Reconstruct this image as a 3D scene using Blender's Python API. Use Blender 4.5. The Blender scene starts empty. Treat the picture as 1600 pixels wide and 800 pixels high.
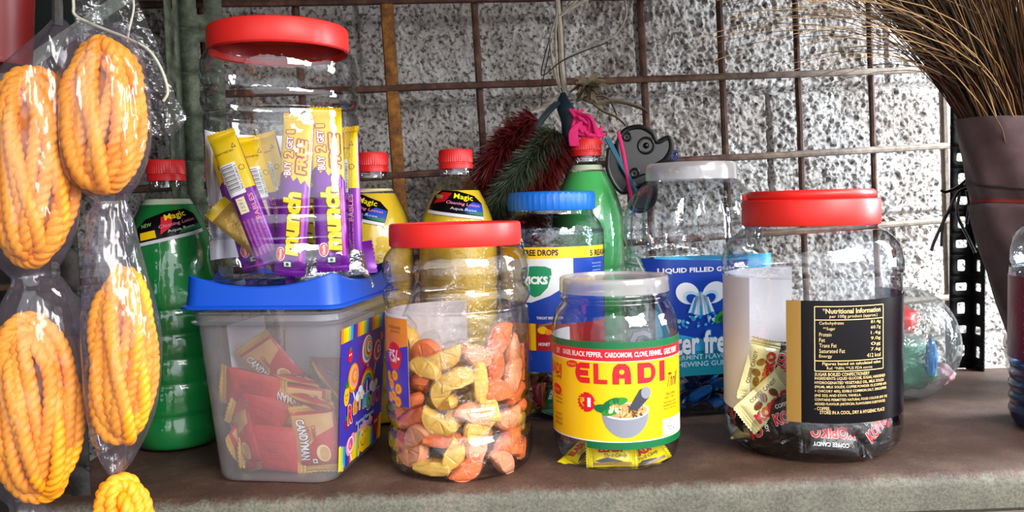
import bpy, bmesh, math, random
import numpy as np
from mathutils import Vector, Matrix, Euler, Quaternion, noise
random.seed(11)
SC = bpy.context.scene
COL = SC.collection
PI = math.pi
R_ = math.radians
def srgb(h):
    if not isinstance(h, str): return h
    h = h.lstrip('#'); c = [int(h[i:i+2], 16)/255 for i in (0, 2, 4)]
    return tuple(x/12.92 if x <= .04045 else ((x+.055)/1.055)**2.4 for x in c)

# ---------------------------------------------------------------- camera
FPX, CAMZ = 1300.0, .227
cd = bpy.data.cameras.new('camera'); cam = bpy.data.objects.new('camera', cd); COL.objects.link(cam)
cd.sensor_width = 36; cd.lens = 36*FPX/1600; cd.clip_start = .02
CR = (Matrix.Rotation(PI/2-R_(3.3), 3, 'X') @ Matrix.Rotation(-R_(1.4), 3, 'Z'))
cam.matrix_world = Matrix.Translation((0, 0, CAMZ)) @ CR.to_4x4()
SC.camera = cam
def ray(px, py): return CR @ Vector(((px-800)/FPX, (400-py)/FPX, -1))
def at(px, py, Y):                      # the point seen at a photo pixel, at depth Y
    v = ray(px, py); return Vector((0, 0, CAMZ)) + v*(Y/v.y)

# ---------------------------------------------------------------- world, lights, exposure
SC.view_settings.view_transform = 'Standard'; SC.view_settings.look = 'None'
SC.view_settings.exposure = 0.0; SC.view_settings.gamma = 1.0; SC.view_settings.use_curve_mapping = False
SC.cycles.transparent_max_bounces = 48
SC.cycles.max_bounces = 12
SC.cycles.sample_clamp_indirect = 6
SC.cycles.caustics_reflective = False; SC.cycles.caustics_refractive = False
w = bpy.data.worlds.new('world'); SC.world = w; w.use_nodes = True
bg = w.node_tree.nodes['Background']; bg.inputs[1].default_value = 1.0
# overcast street in front and to the right, dim stall to the left and behind, brown ground below
_n, _l = w.node_tree.nodes, w.node_tree.links
_tc0 = _n.new('ShaderNodeTexCoord'); _dp = _n.new('ShaderNodeVectorMath'); _dp.operation = 'DOT_PRODUCT'; _dp.inputs[1].default_value = Vector((.50, -.82, .28)).normalized(); _l.new(_tc0.outputs['Generated'], _dp.inputs[0])
_nz = _n.new('ShaderNodeTexNoise'); _nz.inputs['Scale'].default_value = 3.2; _nz.inputs['Detail'].default_value = 3; _l.new(_tc0.outputs['Generated'], _nz.inputs['Vector'])
_ma = _n.new('ShaderNodeMath'); _ma.operation = 'MULTIPLY_ADD'; _l.new(_nz.outputs['Fac'], _ma.inputs[0]); _ma.inputs[1].default_value = .9; _l.new(_dp.outputs['Value'], _ma.inputs[2])
_rp = _n.new('ShaderNodeValToRGB'); _e = _rp.color_ramp.elements; _e[0].position = .22; _e[0].color = (.20, .21, .23, 1); _e[1].position = .98; _e[1].color = (2.3, 2.4, 2.55, 1); _q = _e.new(.62); _q.color = (.75, .80, .88, 1)
_sb = _n.new('ShaderNodeMath'); _sb.operation = 'MULTIPLY'; _l.new(_ma.outputs[0], _sb.inputs[0]); _sb.inputs[1].default_value = .78; _l.new(_sb.outputs[0], _rp.inputs[0])
_sx = _n.new('ShaderNodeSeparateXYZ'); _l.new(_tc0.outputs['Generated'], _sx.inputs[0]); _mr = _n.new('ShaderNodeMapRange'); _mr.inputs[1].default_value = -.22; _mr.inputs[2].default_value = -.08; _l.new(_sx.outputs[2], _mr.inputs[0])
_mx = _n.new('ShaderNodeMix'); _mx.data_type = 'RGBA'; _mx.inputs[6].default_value = (.34, .28, .23, 1); _l.new(_mr.outputs[0], _mx.inputs[0]); _l.new(_rp.outputs[0], _mx.inputs[7]); _l.new(_mx.outputs[2], bg.inputs[0])
def area(name, loc, target, sx, sy, energy, col):
    l = bpy.data.lights.new(name, 'AREA'); l.shape = 'RECTANGLE'; l.size = sx; l.size_y = sy; l.energy = energy; l.color = col
    o = bpy.data.objects.new(name, l); COL.objects.link(o); o.location = loc
    o.rotation_euler = (Vector(target)-Vector(loc)).to_track_quat('-Z', 'Y').to_euler()
    return o
area('daylight_front', (1.05, -.55, .95), (0, .8, .1), 1.1, .9, 52, (1, .96, .90))      # open shop front, to the right
area('daylight_gap', (1.22, .90, .46), (.50, 1.28, .20), 0.35, .7, 36, (.88, .95, 1))     # open gap beside the wall

# ---------------------------------------------------------------- materials
MATS = {}
class NT:
    def __init__(s, name):
        m = bpy.data.materials.new(name); m.use_nodes = True; s.m = m; s.t = m.node_tree
        s.n = s.t.nodes; s.l = s.t.links; s.p = s.n['Principled BSDF']; s.o = s.n['Material Output']
        MATS[name] = m; s._c = None
    def new(s, t, **k):
        q = s.n.new(t)
        for a, b in k.items(): setattr(q, a, b)
        return q
    def co(s):
        if s._c is None: s._c = s.new('ShaderNodeTexCoord')
        return s._c.outputs['Object']
    def noise(s, scale, detail=4, rough=.6, stretch=None):
        q = s.new('ShaderNodeTexNoise'); q.inputs['Scale'].default_value = scale; q.inputs['Detail'].default_value = detail
        q.inputs['Roughness'].default_value = rough
        if stretch:
            mp = s.new('ShaderNodeMapping'); mp.inputs['Scale'].default_value = stretch
            s.l.new(s.co(), mp.inputs[0]); s.l.new(mp.outputs[0], q.inputs['Vector'])
        else: s.l.new(s.co(), q.inputs['Vector'])
        return q.outputs['Fac']
    def ramp(s, fac, stops):
        q = s.new('ShaderNodeValToRGB'); e = q.color_ramp.elements
        while len(e) < len(stops): e.new(.5)
        for k, (p, c) in enumerate(stops): e[k].position = p; e[k].color = (*srgb(c), 1)
        s.l.new(fac, q.inputs[0]); return q.outputs[0]
    def bump(s, h, strength, dist=.002):
        q = s.new('ShaderNodeBump'); q.inputs['Strength'].default_value = strength; q.inputs['Distance'].default_value = dist
        s.l.new(h, q.inputs['Height']); return q.outputs[0]
def plain(name, col, rough=.45, metal=0, spec=.5, bump=None, vary=None, sss=0, coat=0):
    t = NT(name); p = t.p
    c = srgb(col); p.inputs['Base Color'].default_value = (*c, 1); p.inputs['Roughness'].default_value = rough
    p.inputs['Metallic'].default_value = metal; p.inputs['Specular IOR Level'].default_value = spec
    if coat: p.inputs['Coat Weight'].default_value = coat; p.inputs['Coat Roughness'].default_value = .08
    if vary: t.l.new(t.ramp(t.noise(vary[0], 5), [(.3, col), (.72, vary[1])]), p.inputs['Base Color'])
    if bump: t.l.new(t.bump(t.noise(bump[0], 3), bump[1], bump[2] if len(bump) > 2 else .002), p.inputs['Normal'])
    if sss:
        p.inputs['Subsurface Weight'].default_value = sss; p.inputs['Subsurface Radius'].default_value = (.01, .006, .004); p.inputs['Subsurface Scale'].default_value = .5
    return t.m
def clear(name, tint=(.965, .97, .975), edge=(.34, .36, .39), milky=0, milk=(.8, .8, .8), refl=(.10, .85), bump=None, rough=.03, stretch=None):
    """thin clear plastic: see-through face on, more reflective and denser towards grazing angles"""
    t = NT(name); L = t.l
    lw = t.new('ShaderNodeLayerWeight'); lw.inputs[0].default_value = .5
    def mth(op, a, b):
        q = t.new('ShaderNodeMath', operation=op)
        for i, x in enumerate((a, b)):
            if hasattr(x, 'is_output'): L.new(x, q.inputs[i])
            else: q.inputs[i].default_value = x
        return q.outputs[0]
    f = lw.outputs['Facing']
    f5 = mth('POWER', f, 4); f3 = mth('POWER', f, 2.4)
    fac = mth('MULTIPLY_ADD', f5, refl[1]); fac.node.inputs[2].default_value = refl[0]
    mx = t.new('ShaderNodeMix', data_type='RGBA'); L.new(f3, mx.inputs[0])
    mx.inputs[6].default_value = (*tint, 1); mx.inputs[7].default_value = (*edge, 1)
    tr = t.new('ShaderNodeBsdfTransparent'); L.new(mx.outputs[2], tr.inputs[0])
    gl = t.new('ShaderNodeBsdfGlossy'); gl.inputs['Roughness'].default_value = rough
    nb = None
    if bump: nb = t.bump(t.noise(bump[0], 3, .55, stretch), bump[1], bump[2]); L.new(nb, gl.inputs['Normal'])
    base = tr.outputs[0]
    if milky:
        df = t.new('ShaderNodeBsdfDiffuse'); df.inputs[0].default_value = (*milk, 1)
        tl = t.new('ShaderNodeBsdfTranslucent'); tl.inputs[0].default_value = (*milk, 1)
        m0 = t.new('ShaderNodeMixShader'); m0.inputs[0].default_value = .5; L.new(df.outputs[0], m0.inputs[1]); L.new(tl.outputs[0], m0.inputs[2])
        m1 = t.new('ShaderNodeMixShader'); m1.inputs[0].default_value = milky; L.new(base, m1.inputs[1]); L.new(m0.outputs[0], m1.inputs[2]); base = m1.outputs[0]
    ms = t.new('ShaderNodeMixShader'); L.new(fac, ms.inputs[0]); L.new(base, ms.inputs[1]); L.new(gl.outputs[0], ms.inputs[2])
    L.new(ms.outputs[0], t.o.inputs[0]); t.n.remove(t.p)
    return t.m
clear('clear_pet', bump=(40, .55, .002))
clear('clear_pet_pink', tint=(.985, .965, .955), edge=(.42, .36, .34), bump=(40, .6, .002))
clear('clear_pet_thick', tint=(.88, .915, .945), edge=(.24, .29, .34), bump=(60, .9, .0022), refl=(.10, .85))
clear('clear_lid', tint=(.9, .9, .9), edge=(.6, .6, .6), milky=.42, milk=(.95, .88, .88), bump=(60, .3, .001), rough=.15)
clear('cloudy_tub', tint=(.93, .93, .95), edge=(.62, .62, .66), milky=.24, milk=(.86, .86, .90), rough=.16, bump=(40, .15, .001))
clear('candy_film', tint=(.985, .98, .975), edge=(.93, .92, .91), milky=.0, refl=(.045, .55), bump=(70, 1, .006), rough=.09)
clear('rope_film', tint=(.93, .92, .95), edge=(.78, .76, .85), milky=.055, milk=(.74, .70, .86), refl=(.06, .5), bump=(42, 1, .010), rough=.12, stretch=(1, 1, .35))
clear('bag_film', tint=(.93, .94, .95), edge=(.6, .62, .66), milky=.05, refl=(.10, .7), bump=(55, 1, .008), rough=.08)
clear('ball_film', tint=(.88, .9, .9), edge=(.55, .6, .6), milky=.14, milk=(.72, .78, .78), refl=(.10, .7), bump=(38, 1, .008), rough=.09)
for n_, c_ in dict(red_lid='#ea2a24', cap_red='#d81f20', blue_lid='#0a4fc4', vicks_blue='#0d6fd6').items():
    plain(n_, c_, .42, bump=(160, .12, .0006))
plain('ink_label_black', '#0b070c', .25, spec=.25); plain('white_paper', '#eceaf2', .6); plain('black_plastic', '#0d0d0f', .3)
for n_, c_ in dict(white='#f4f4f4', black='#0c0c0e', yellow='#f6c90a', lemon='#f4e012', red='#df1c2c', deep_red='#a8141c', maroon='#6e1226', green='#0b6b3a', leaf='#2f8f2e',
        pale_green='#9ec87c', blue='#0c3ea8', sky='#1f9fdc', cyan='#36b6e6', pale_blue='#bfe4f6', navy='#0f1c4e', ink_violet='#4338b4', pink='#f08fb6', hot_pink='#e0377a',
        orange='#f08a1e', gold='#9c7634', pale_gold='#e8c98a', cream='#f1e2b4', brown='#6a3a1a', tan='#c89a5e', grey='#8b8d99', pale_grey='#cfd0d8', dark_grey='#3c3e48',
        purple='#7a1f9c', magenta='#c02ab0', vicks_green='#0f8a58', label_grey='#dde2e6', teal='#138a9c', wine='#5c1030').items():
    plain('ink_'+n_ if not n_.startswith('ink') else n_, c_, .33)
MATS['ink_violet_bg'] = MATS['ink_violet']
plain('ink_shiny_yellow', '#f3cc0c', .34); plain('ink_shiny_purple', '#741a98', .28, metal=.2); plain('foil_silver', '#c9c9cf', .2, metal=.9, bump=(120, .8, .003))
plain('wrap_red', '#b3222c', .28, bump=(120, .6, .002)); plain('wrap_gold', '#d8b058', .26, metal=.3, bump=(160, .5, .002)); plain('wrap_black', '#120e10', .25, bump=(110, .6, .002))
plain('wrap_cream', '#d9cf96', .27, bump=(110, .6, .002)); plain('wrap_yellow', '#f0dc10', .25, bump=(110, .5, .002)); plain('wrap_navy', '#10245e', .25, bump=(110, .6, .002))
plain('wrap_blue', '#1b6fc0', .25, bump=(110, .6, .002)); plain('wrap_amber', '#9a4a10', .2, bump=(110, .6, .002)); plain('wrap_green', '#14603a', .2, bump=(110, .6, .002)); plain('wrap_crimson', '#6e1420', .2, bump=(110, .6, .002))
plain('jelly_orange', '#fd8650', .35, sss=.35, bump=(500, .25, .001)); plain('jelly_yellow', '#fece68', .35, sss=.35, bump=(500, .25, .001)); plain('jelly_peach', '#fcb088', .38, sss=.35, bump=(500, .25, .001))
plain('liquid_green', '#108238', .3, sss=.2, vary=(9, '#189246')); plain('liquid_mint', '#5fce72', .3, sss=.25, vary=(10, '#4fc466')); plain('liquid_yellow', '#f2d23a', .3, sss=.25, vary=(12, '#f0c428'))
plain('foam', '#d7e6c4', .6); plain('foam_yellow', '#efe2b0', .6)
plain('rope_yellow', '#f2910a', .55, bump=(900, .35, .0008), vary=(60, '#f9a61a'))
plain('twine', '#c9c3ae', .7); plain('raffia', '#b9b2a4', .7, vary=(80, '#8f887a'))
plain('tinsel_red', '#5e1a1a', .4); plain('tinsel_green', '#434d3a', .4); plain('yarn_pink', '#d31d6a', .8, bump=(400, .6, .001)); plain('yarn_teal', '#2c6175', .8)
plain('strap_teal', '#0e2430', .5); plain('dry_petal', '#4c4438', .8, vary=(60, '#77694f')); plain('clip_black', '#060607', .35, bump=(200, .1, .001)); plain('lace_blue', '#3a4470', .6)
plain('red_bucket', '#7a0e0e', .4); plain('fibre', '#8a5a30', .8); plain('toy_red', '#e02020', .4); plain('toy_green', '#0d7c62', .45, bump=(60, .6, .004)); plain('toy_blue', '#1788d8', .4); plain('toy_pink', '#d8a0a8', .5, bump=(60, .6, .004))
plain('bristle_tan', '#a88758', .6); plain('bristle_brown', '#634a32', .6); plain('bristle_dark', '#372a20', .65)
plain('board_dark', '#1a231f', .5); plain('board_pale', '#9aa598', .6); plain('jar_wine', '#7a1238', .35, bump=(60, .3, .002)); plain('jar_blue', '#20307c', .35)
def sack():
    t = NT('sack'); p = t.p; p.inputs['Roughness'].default_value = .75
    wv = t.new('ShaderNodeTexWave', wave_type='BANDS', bands_direction='Z'); wv.inputs['Scale'].default_value = 210; wv.inputs['Distortion'].default_value = 3.5; wv.inputs['Detail Scale'].default_value = 6; t.l.new(t.co(), wv.inputs[0])
    t.l.new(t.ramp(t.noise(22, 6), [(.3, '#4a3838'), (.7, '#6d5a5c')]), p.inputs['Base Color'])
    t.l.new(t.bump(wv.outputs[0], .28, .001), p.inputs['Normal'])
sack()
plain('sack_stripe', '#8a2a20', .8)
def rusty(name, a, b, c):
    t = NT(name); p = t.p; p.inputs['Roughness'].default_value = .75
    n = t.noise(70, 8, .7); t.l.new(t.ramp(n, [(.3, a), (.5, b), (.72, c)]), p.inputs['Base Color']); t.l.new(t.bump(t.noise(260, 5), .6, .0015), p.inputs['Normal'])
rusty('rust_rod', '#2c1a14', '#4a2d22', '#6b4a3a'); rusty('rust_bar', '#3a2008', '#7a4a12', '#a8741e')
rusty('post_green', '#3a4038', '#59614f', '#7d8573'); rusty('post_dark', '#1c1a18', '#2a2724', '#3c3833'); rusty('post_black', '#050506', '#0b0b0c', '#141414'); rusty('rod_pale', '#6a5c50', '#8d8074', '#a79a8c')
def lit_rod():  # rust paling towards the right: the brighter daylight there put into the colour
    t = NT('rod_lit_right'); p = t.p; L = t.l; p.inputs['Roughness'].default_value = .72
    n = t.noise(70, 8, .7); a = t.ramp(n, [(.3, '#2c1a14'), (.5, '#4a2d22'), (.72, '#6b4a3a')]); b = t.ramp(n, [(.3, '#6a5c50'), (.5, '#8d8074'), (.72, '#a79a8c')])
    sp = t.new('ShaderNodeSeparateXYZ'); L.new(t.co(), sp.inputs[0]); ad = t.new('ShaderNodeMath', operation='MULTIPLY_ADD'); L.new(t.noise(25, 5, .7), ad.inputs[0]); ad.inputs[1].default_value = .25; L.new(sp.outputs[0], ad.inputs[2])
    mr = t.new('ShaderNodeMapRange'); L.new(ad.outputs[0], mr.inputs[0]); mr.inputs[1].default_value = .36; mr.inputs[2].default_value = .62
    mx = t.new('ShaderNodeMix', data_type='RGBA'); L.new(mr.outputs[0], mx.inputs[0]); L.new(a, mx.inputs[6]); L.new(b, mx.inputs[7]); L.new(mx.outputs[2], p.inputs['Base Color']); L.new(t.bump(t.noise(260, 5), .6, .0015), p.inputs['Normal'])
lit_rod()
def stone():
    t = NT('shelf_stone'); p = t.p; L = t.l
    p.inputs['Roughness'].default_value = .58
    a = t.ramp(t.noise(14, 8, .65), [(.28, '#3f2c24'), (.5, '#573e33'), (.72, '#745c4e')])
    e = t.ramp(t.noise(20, 8, .7), [(.3, '#5f5c50'), (.55, '#727163'), (.75, '#857b6e')])
    sp = t.new('ShaderNodeSeparateXYZ'); L.new(t.co(), sp.inputs[0])
    ad = t.new('ShaderNodeMath', operation='MULTIPLY_ADD'); L.new(t.noise(60, 6, .75), ad.inputs[0]); ad.inputs[1].default_value = .02; L.new(sp.outputs[2], ad.inputs[2])
    mr = t.new('ShaderNodeMapRange'); L.new(ad.outputs[0], mr.inputs[0]); mr.inputs[1].default_value = .0035; mr.inputs[2].default_value = .0085; mr.inputs[3].default_value = 1; mr.inputs[4].default_value = 0
    mx = t.new('ShaderNodeMix', data_type='RGBA'); L.new(mr.outputs[0], mx.inputs[0]); L.new(a, mx.inputs[6]); L.new(e, mx.inputs[7])
    sk = t.ramp(t.noise(420, 3, .7), [(.35, '#808080'), (.6, '#ffffff')])
    m2 = t.new('ShaderNodeMix', data_type='RGBA', blend_type='MULTIPLY'); m2.inputs[0].default_value = .6; L.new(mx.outputs[2], m2.inputs[6]); L.new(sk, m2.inputs[7])
    L.new(m2.outputs[2], p.inputs['Base Color']); L.new(t.bump(t.noise(330, 6, .7), .6, .0016), p.inputs['Normal'])
stone()
def wallmat():
    t = NT('rough_block'); p = t.p; L = t.l; p.inputs['Roughness'].default_value = .85
    a = t.ramp(t.noise(9, 7, .65), [(.26, '#5e5047'), (.42, '#a59d97'), (.62, '#c6c3c1')])
    b = t.ramp(t.noise(175, 3, .55), [(.37, '#38322e'), (.50, '#ffffff')])
    m2 = t.new('ShaderNodeMix', data_type='RGBA', blend_type='MULTIPLY'); m2.inputs[0].default_value = .85; L.new(a, m2.inputs[6]); L.new(b, m2.inputs[7])
    L.new(m2.outputs[2], p.inputs['Base Color']); L.new(t.bump(t.noise(300, 5, .7), .8, .003), p.inputs['Normal'])
wallmat()
plain('shade_wall_dark', '#2a2825', .9); plain('shade_board', '#3a342e', .9); plain('ground', '#4a4038', .9)

# ---------------------------------------------------------------- mesh helpers
class MB:
    def __init__(s): s.v = []; s.f = []; s.m = []; s.s = []
    def add(s, vs, fs, mat, smooth=True):
        o = len(s.v); s.v += [tuple(x) for x in vs]
        for f in fs: s.f.append([i+o for i in f]); s.m.append(mat); s.s.append(smooth)
    def grid(s, fn, nu, nv, mat, cu=False, cv=False, smooth=True):
        vs = [fn(i/(nu if cu else nu-1), j/(nv if cv else nv-1)) for i in range(nu) for j in range(nv)]
        fs = []
        for i in range(nu if cu else nu-1):
            for j in range(nv if cv else nv-1):
                a, b = i, (i+1) % nu; c, d = j, (j+1) % nv
                fs.append((a*nv+c, b*nv+c, b*nv+d, a*nv+d))
        s.add(vs, fs, mat, smooth)
    def lathe(s, prof, mat, n=72, mod=None, smooth=True):
        vs = []; fs = []; k = len(prof)
        for i in range(n):
            a = 2*PI*i/n
            for (r, z) in prof:
                q = mod(a, r, z) if mod else r
                if isinstance(q, tuple): q, z = q
                vs.append((q*math.sin(a), -q*math.cos(a), z))
        for i in range(n):
            for j in range(k-1):
                b = (i+1) % n; fs.append((i*k+j, b*k+j, b*k+j+1, i*k+j+1))
        s.add(vs, fs, mat, smooth)
    def tube(s, pts, r, mat, n=8, closed=False, cap=True, rf=None):
        pts = [Vector(p) for p in pts]; k = len(pts); vs = []; fs = []
        up = Vector((0, 0, 1)); prev = None
        for i in range(k):
            a = pts[(i-1) % k] if closed else pts[max(i-1, 0)]; b = pts[(i+1) % k] if closed else pts[min(i+1, k-1)]
            t = (b-a); t = t.normalized() if t.length > 1e-9 else Vector((0, 0, 1))
            if prev is None:
                x = t.cross(up); x = x.normalized() if x.length > 1e-3 else Vector((1, 0, 0))
            else:
                x = prev - t*prev.dot(t); x = x.normalized() if x.length > 1e-6 else t.orthogonal().normalized()
            prev = x; y = t.cross(x)
            for j in range(n):
                th = 2*PI*j/n; rr = rf(i/(k-1 if k > 1 else 1), th) if rf else r
                vs.append(pts[i]+x*(rr*math.cos(th))+y*(rr*math.sin(th)))
        for i in range(k if closed else k-1):
            for j in range(n):
                a, b = i, (i+1) % k; c, d = j, (j+1) % n
                fs.append((a*n+c, a*n+d, b*n+d, b*n+c))
        if cap and not closed: fs.append(list(range(n))); fs.append([(k-1)*n+j for j in range(n)][::-1])
        s.add(vs, fs, mat)
    def box(s, c, d, mat, rot=None, bev=.0):
        bm = bmesh.new(); bmesh.ops.create_cube(bm, size=1); bmesh.ops.scale(bm, vec=d, verts=bm.verts)
        if bev: bmesh.ops.bevel(bm, geom=bm.edges[:], offset=bev, segments=2, affect='EDGES', profile=.5)
        if rot is not None: bmesh.ops.rotate(bm, cent=(0, 0, 0), matrix=rot, verts=bm.verts)
        bmesh.ops.translate(bm, vec=c, verts=bm.verts); s.bm(bm, mat, False)
    def bm(s, bm, mat, smooth=True):
        bm.verts.index_update(); s.add([v.co[:] for v in bm.verts], [[v.index for v in f.verts] for f in bm.faces], mat, smooth); bm.free()
    def ball(s, c, r, mat, nu=20, nv=12, fn=None):
        sc = r if isinstance(r, (tuple, list)) else (r, r, r)
        def g(u, v):
            a = 2*PI*u; b = PI*(v-.5)
            d = Vector((math.cos(a)*math.cos(b), math.sin(a)*math.cos(b), math.sin(b))); k = fn(d) if fn else 1
            return (c[0]+d.x*sc[0]*k, c[1]+d.y*sc[1]*k, c[2]+d.z*sc[2]*k)
        s.grid(g, nu, nv, mat, cu=True)
    def mesh(s, name):
        me = bpy.data.meshes.new(name); me.from_pydata(s.v, [], s.f)
        names = list(dict.fromkeys(s.m)); ix = {n: i for i, n in enumerate(names)}
        for n in names: me.materials.append(MATS[n])
        me.polygons.foreach_set('material_index', [ix[m] for m in s.m]); me.polygons.foreach_set('use_smooth', s.s)
        me.set_sharp_from_angle(angle=R_(38)); me.update(); return me
    def build(s, name, parent=None, loc=None, rot=None):
        o = bpy.data.objects.new(name, s.mesh(name)); COL.objects.link(o)
        if parent: o.parent = parent
        if loc is not None: o.location = loc
        if rot is not None: o.rotation_euler = rot
        return o
def thing(name, label, cat, loc=(0, 0, 0), rotz=0, group=None):
    o = bpy.data.objects.new(name, None); COL.objects.link(o); o.empty_display_size = .02
    o.location = loc; o.rotation_euler = (0, 0, rotz); return tag(o, label, cat, group)
def tag(o, label, cat, group=None):
    o['label'] = label; o['category'] = cat
    if group: o['group'] = group
    return o
def dup(root):
    r = root.copy(); COL.objects.link(r)
    for ch in root.children:
        c = ch.copy(); COL.objects.link(c); c.parent = r
        for g in ch.children:
            d = g.copy(); COL.objects.link(d); d.parent = c
    return r
def cr(pts, k=6):                        # Catmull-Rom through points
    pts = [Vector(p) for p in pts]; out = []
    for i in range(len(pts)-1):
        a, b, c, d = pts[max(i-1, 0)], pts[i], pts[i+1], pts[min(i+2, len(pts)-1)]
        for j in range(k):
            t = j/k; out.append(.5*((2*b)+(c-a)*t+(2*a-5*b+4*c-d)*t*t+(3*b-a-3*c+d)*t*t*t))
    out.append(pts[-1]); return out
def cr2(p, k=5): return [(max(v.x, 0), v.y) for v in cr([(a, b, 0) for a, b in p], k)]
def rad_at(prof, z):
    for (r0, z0), (r1, z1) in zip(prof, prof[1:]):
        if min(z0, z1) <= z <= max(z0, z1) and abs(z1-z0) > 1e-9: return r0+(r1-r0)*(z-z0)/(z1-z0)
    return prof[-1][0]

# ---------------------------------------------------------------- printing on surfaces
_tc = {}
def textmesh(s, bold=0, space=1):
    k = (s, bold, space)
    if k not in _tc:
        c = bpy.data.curves.new('lettering', 'FONT'); c.body = s; c.size = 1; c.offset = bold; c.resolution_u = 2; c.space_character = space
        o = bpy.data.objects.new('lettering', c); m = bpy.data.meshes.new_from_object(o)
        vs = [(v.co.x, v.co.y) for v in m.vertices]; fs = [list(p.vertices) for p in m.polygons]
        bpy.data.objects.remove(o); bpy.data.meshes.remove(m); bpy.data.curves.remove(c)
        _tc[k] = (vs, fs)
    return _tc[k]
class Print:
    def __init__(s): s.it = []
    def poly(s, pts, mat, l=1): s.it.append((list(pts), [list(range(len(pts)))], mat, l))
    def rect(s, x0, y0, x1, y1, mat, l=1): s.poly([(x0, y0), (x1, y0), (x1, y1), (x0, y1)], mat, l)
    def ell(s, cx, cy, rx, ry, mat, l=1, n=24, a0=0, a1=2*PI, rot=0):
        full = abs(a1-a0-2*PI) < 1e-6; p = []
        for i in range(n if full else n+1):
            a = a0+(a1-a0)*i/n; x, y = rx*math.cos(a), ry*math.sin(a); p.append((cx+x*math.cos(rot)-y*math.sin(rot), cy+x*math.sin(rot)+y*math.cos(rot)))
        s.poly(p, mat, l)
    def ring(s, cx, cy, r0, r1, mat, l=1, n=24, a0=0, a1=2*PI, asp=1):
        vs = []; fs = []
        for i in range(n+1):
            a = a0+(a1-a0)*i/n
            vs += [(cx+r0*math.cos(a), cy+r0*math.sin(a)*asp), (cx+r1*math.cos(a), cy+r1*math.sin(a)*asp)]
            if i < n: fs.append([2*i, 2*i+1, 2*i+3, 2*i+2])
        s.it.append((vs, fs, mat, l))
    def line(s, pts, w, mat, l=1):
        for (x0, y0), (x1, y1) in zip(pts, pts[1:]):
            d = math.hypot(x1-x0, y1-y0) or 1; nx, ny = -(y1-y0)/d*w/2, (x1-x0)/d*w/2
            s.poly([(x0+nx, y0+ny), (x0-nx, y0-ny), (x1-nx, y1-ny), (x1+nx, y1+ny)], mat, l)
    def frame(s, x0, y0, x1, y1, w, mat, l=1): s.line([(x0, y0), (x1, y0)], w, mat, l); s.line([(x0, y1), (x1, y1)], w, mat, l); s.line([(x0, y0), (x0, y1)], w, mat, l); s.line([(x1, y0), (x1, y1)], w, mat, l)
    def burst(s, cx, cy, r, mat, l=1, n=16): s.poly([(cx+(r if i % 2 else r*.8)*math.cos(PI*i/n), cy+(r if i % 2 else r*.8)*math.sin(PI*i/n)) for i in range(2*n)], mat, l)
    def text(s, t, cx, cy, w, h, mat, l=2, rot=0, bold=.0, shear=0, space=1, arch=0):
        vs, fs = textmesh(t, bold, space)
        if not vs: return
        x0 = min(v[0] for v in vs); x1 = max(v[0] for v in vs); y0 = min(v[1] for v in vs); y1 = max(v[1] for v in vs)
        if w is None: w = h*(x1-x0)/(y1-y0)
        o = []; c_, s_ = math.cos(rot), math.sin(rot)
        for x, y in vs:
            x = ((x-x0)/(x1-x0)-.5)*w; y = ((y-y0)/(y1-y0)-.5)*h; x += shear*y; y += arch*(1-(2*x/w)**2)
            o.append((cx+x*c_-y*s_, cy+x*s_+y*c_))
        s.it.append((o, fs, mat, l))
    def otext(s, t, cx, cy, w, h, mat, out, l=2, ow=.05, **k):      # lettering with an outline
        b = k.pop('bold', .0); vs0 = textmesh(t, b, k.get('space', 1))[0]
        if w is None:
            xs = [v[0] for v in vs0]; ys = [v[1] for v in vs0]; w = h*(max(xs)-min(xs))/(max(ys)-min(ys))
        d = ow*h*1.15
        for i in range(8): s.text(t, cx+d*math.cos(PI*i/4), cy+d*math.sin(PI*i/4), w, h, out, l, bold=b, **k)
        s.text(t, cx, cy, w, h, mat, l+1, bold=b, **k)
    def rupee(s, cx, cy, h, mat, l=2):
        w = h*.62; t = h*.12
        s.line([(cx-w/2, cy+h*.44), (cx+w/2, cy+h*.44)], t, mat, l); s.line([(cx-w/2, cy+h*.2), (cx+w/2, cy+h*.2)], t, mat, l)
        s.ring(cx-w*.08, cy+h*.22, h*.16, h*.28, mat, l, 10, -PI/2, PI/2); s.line([(cx-w/2, cy-h*.02), (cx-w*.05, cy-h*.02)], t, mat, l)
        s.line([(cx-w*.38, cy-h*.02), (cx+w*.32, cy-h*.5)], t, mat, l)
    def into(s, mb, mapf, step=None, eps=.00012, stepy=None, pre=None):
        for vs, fs, mat, l in s.it:
            if pre: vs = [pre(x, y) for x, y in vs]
            bm = bmesh.new(); bv = [bm.verts.new((x, y, 0)) for x, y in vs]
            for f in fs:
                try: bm.faces.new([bv[i] for i in f])
                except ValueError: pass
            bmesh.ops.triangulate(bm, faces=bm.faces[:])
            for ax, st in ((0, step), (1, stepy)):
                if not st: continue
                lo = min(v[ax] for v in vs); hi = max(v[ax] for v in vs); k = math.ceil(lo/st)
                no = (1, 0, 0) if ax == 0 else (0, 1, 0)
                while k*st < hi:
                    co = (k*st, 0, 0) if ax == 0 else (0, k*st, 0)
                    if k*st > lo: bmesh.ops.bisect_plane(bm, geom=bm.verts[:]+bm.edges[:]+bm.faces[:], plane_co=co, plane_no=no, dist=1e-7)
                    k += 1
            for f in bm.faces:
                if f.normal.z < 0: f.normal_flip()
            bm.verts.index_update()
            mb.add([mapf(v.co.x, v.co.y, l*eps) for v in bm.verts], [[v.index for v in f.verts] for f in bm.faces], mat, False); bm.free()
def cylmap(r, off=.0004):
    return lambda x, y, l: ((r+off+l)*math.sin(x/r), -(r+off+l)*math.cos(x/r), y)
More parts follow.
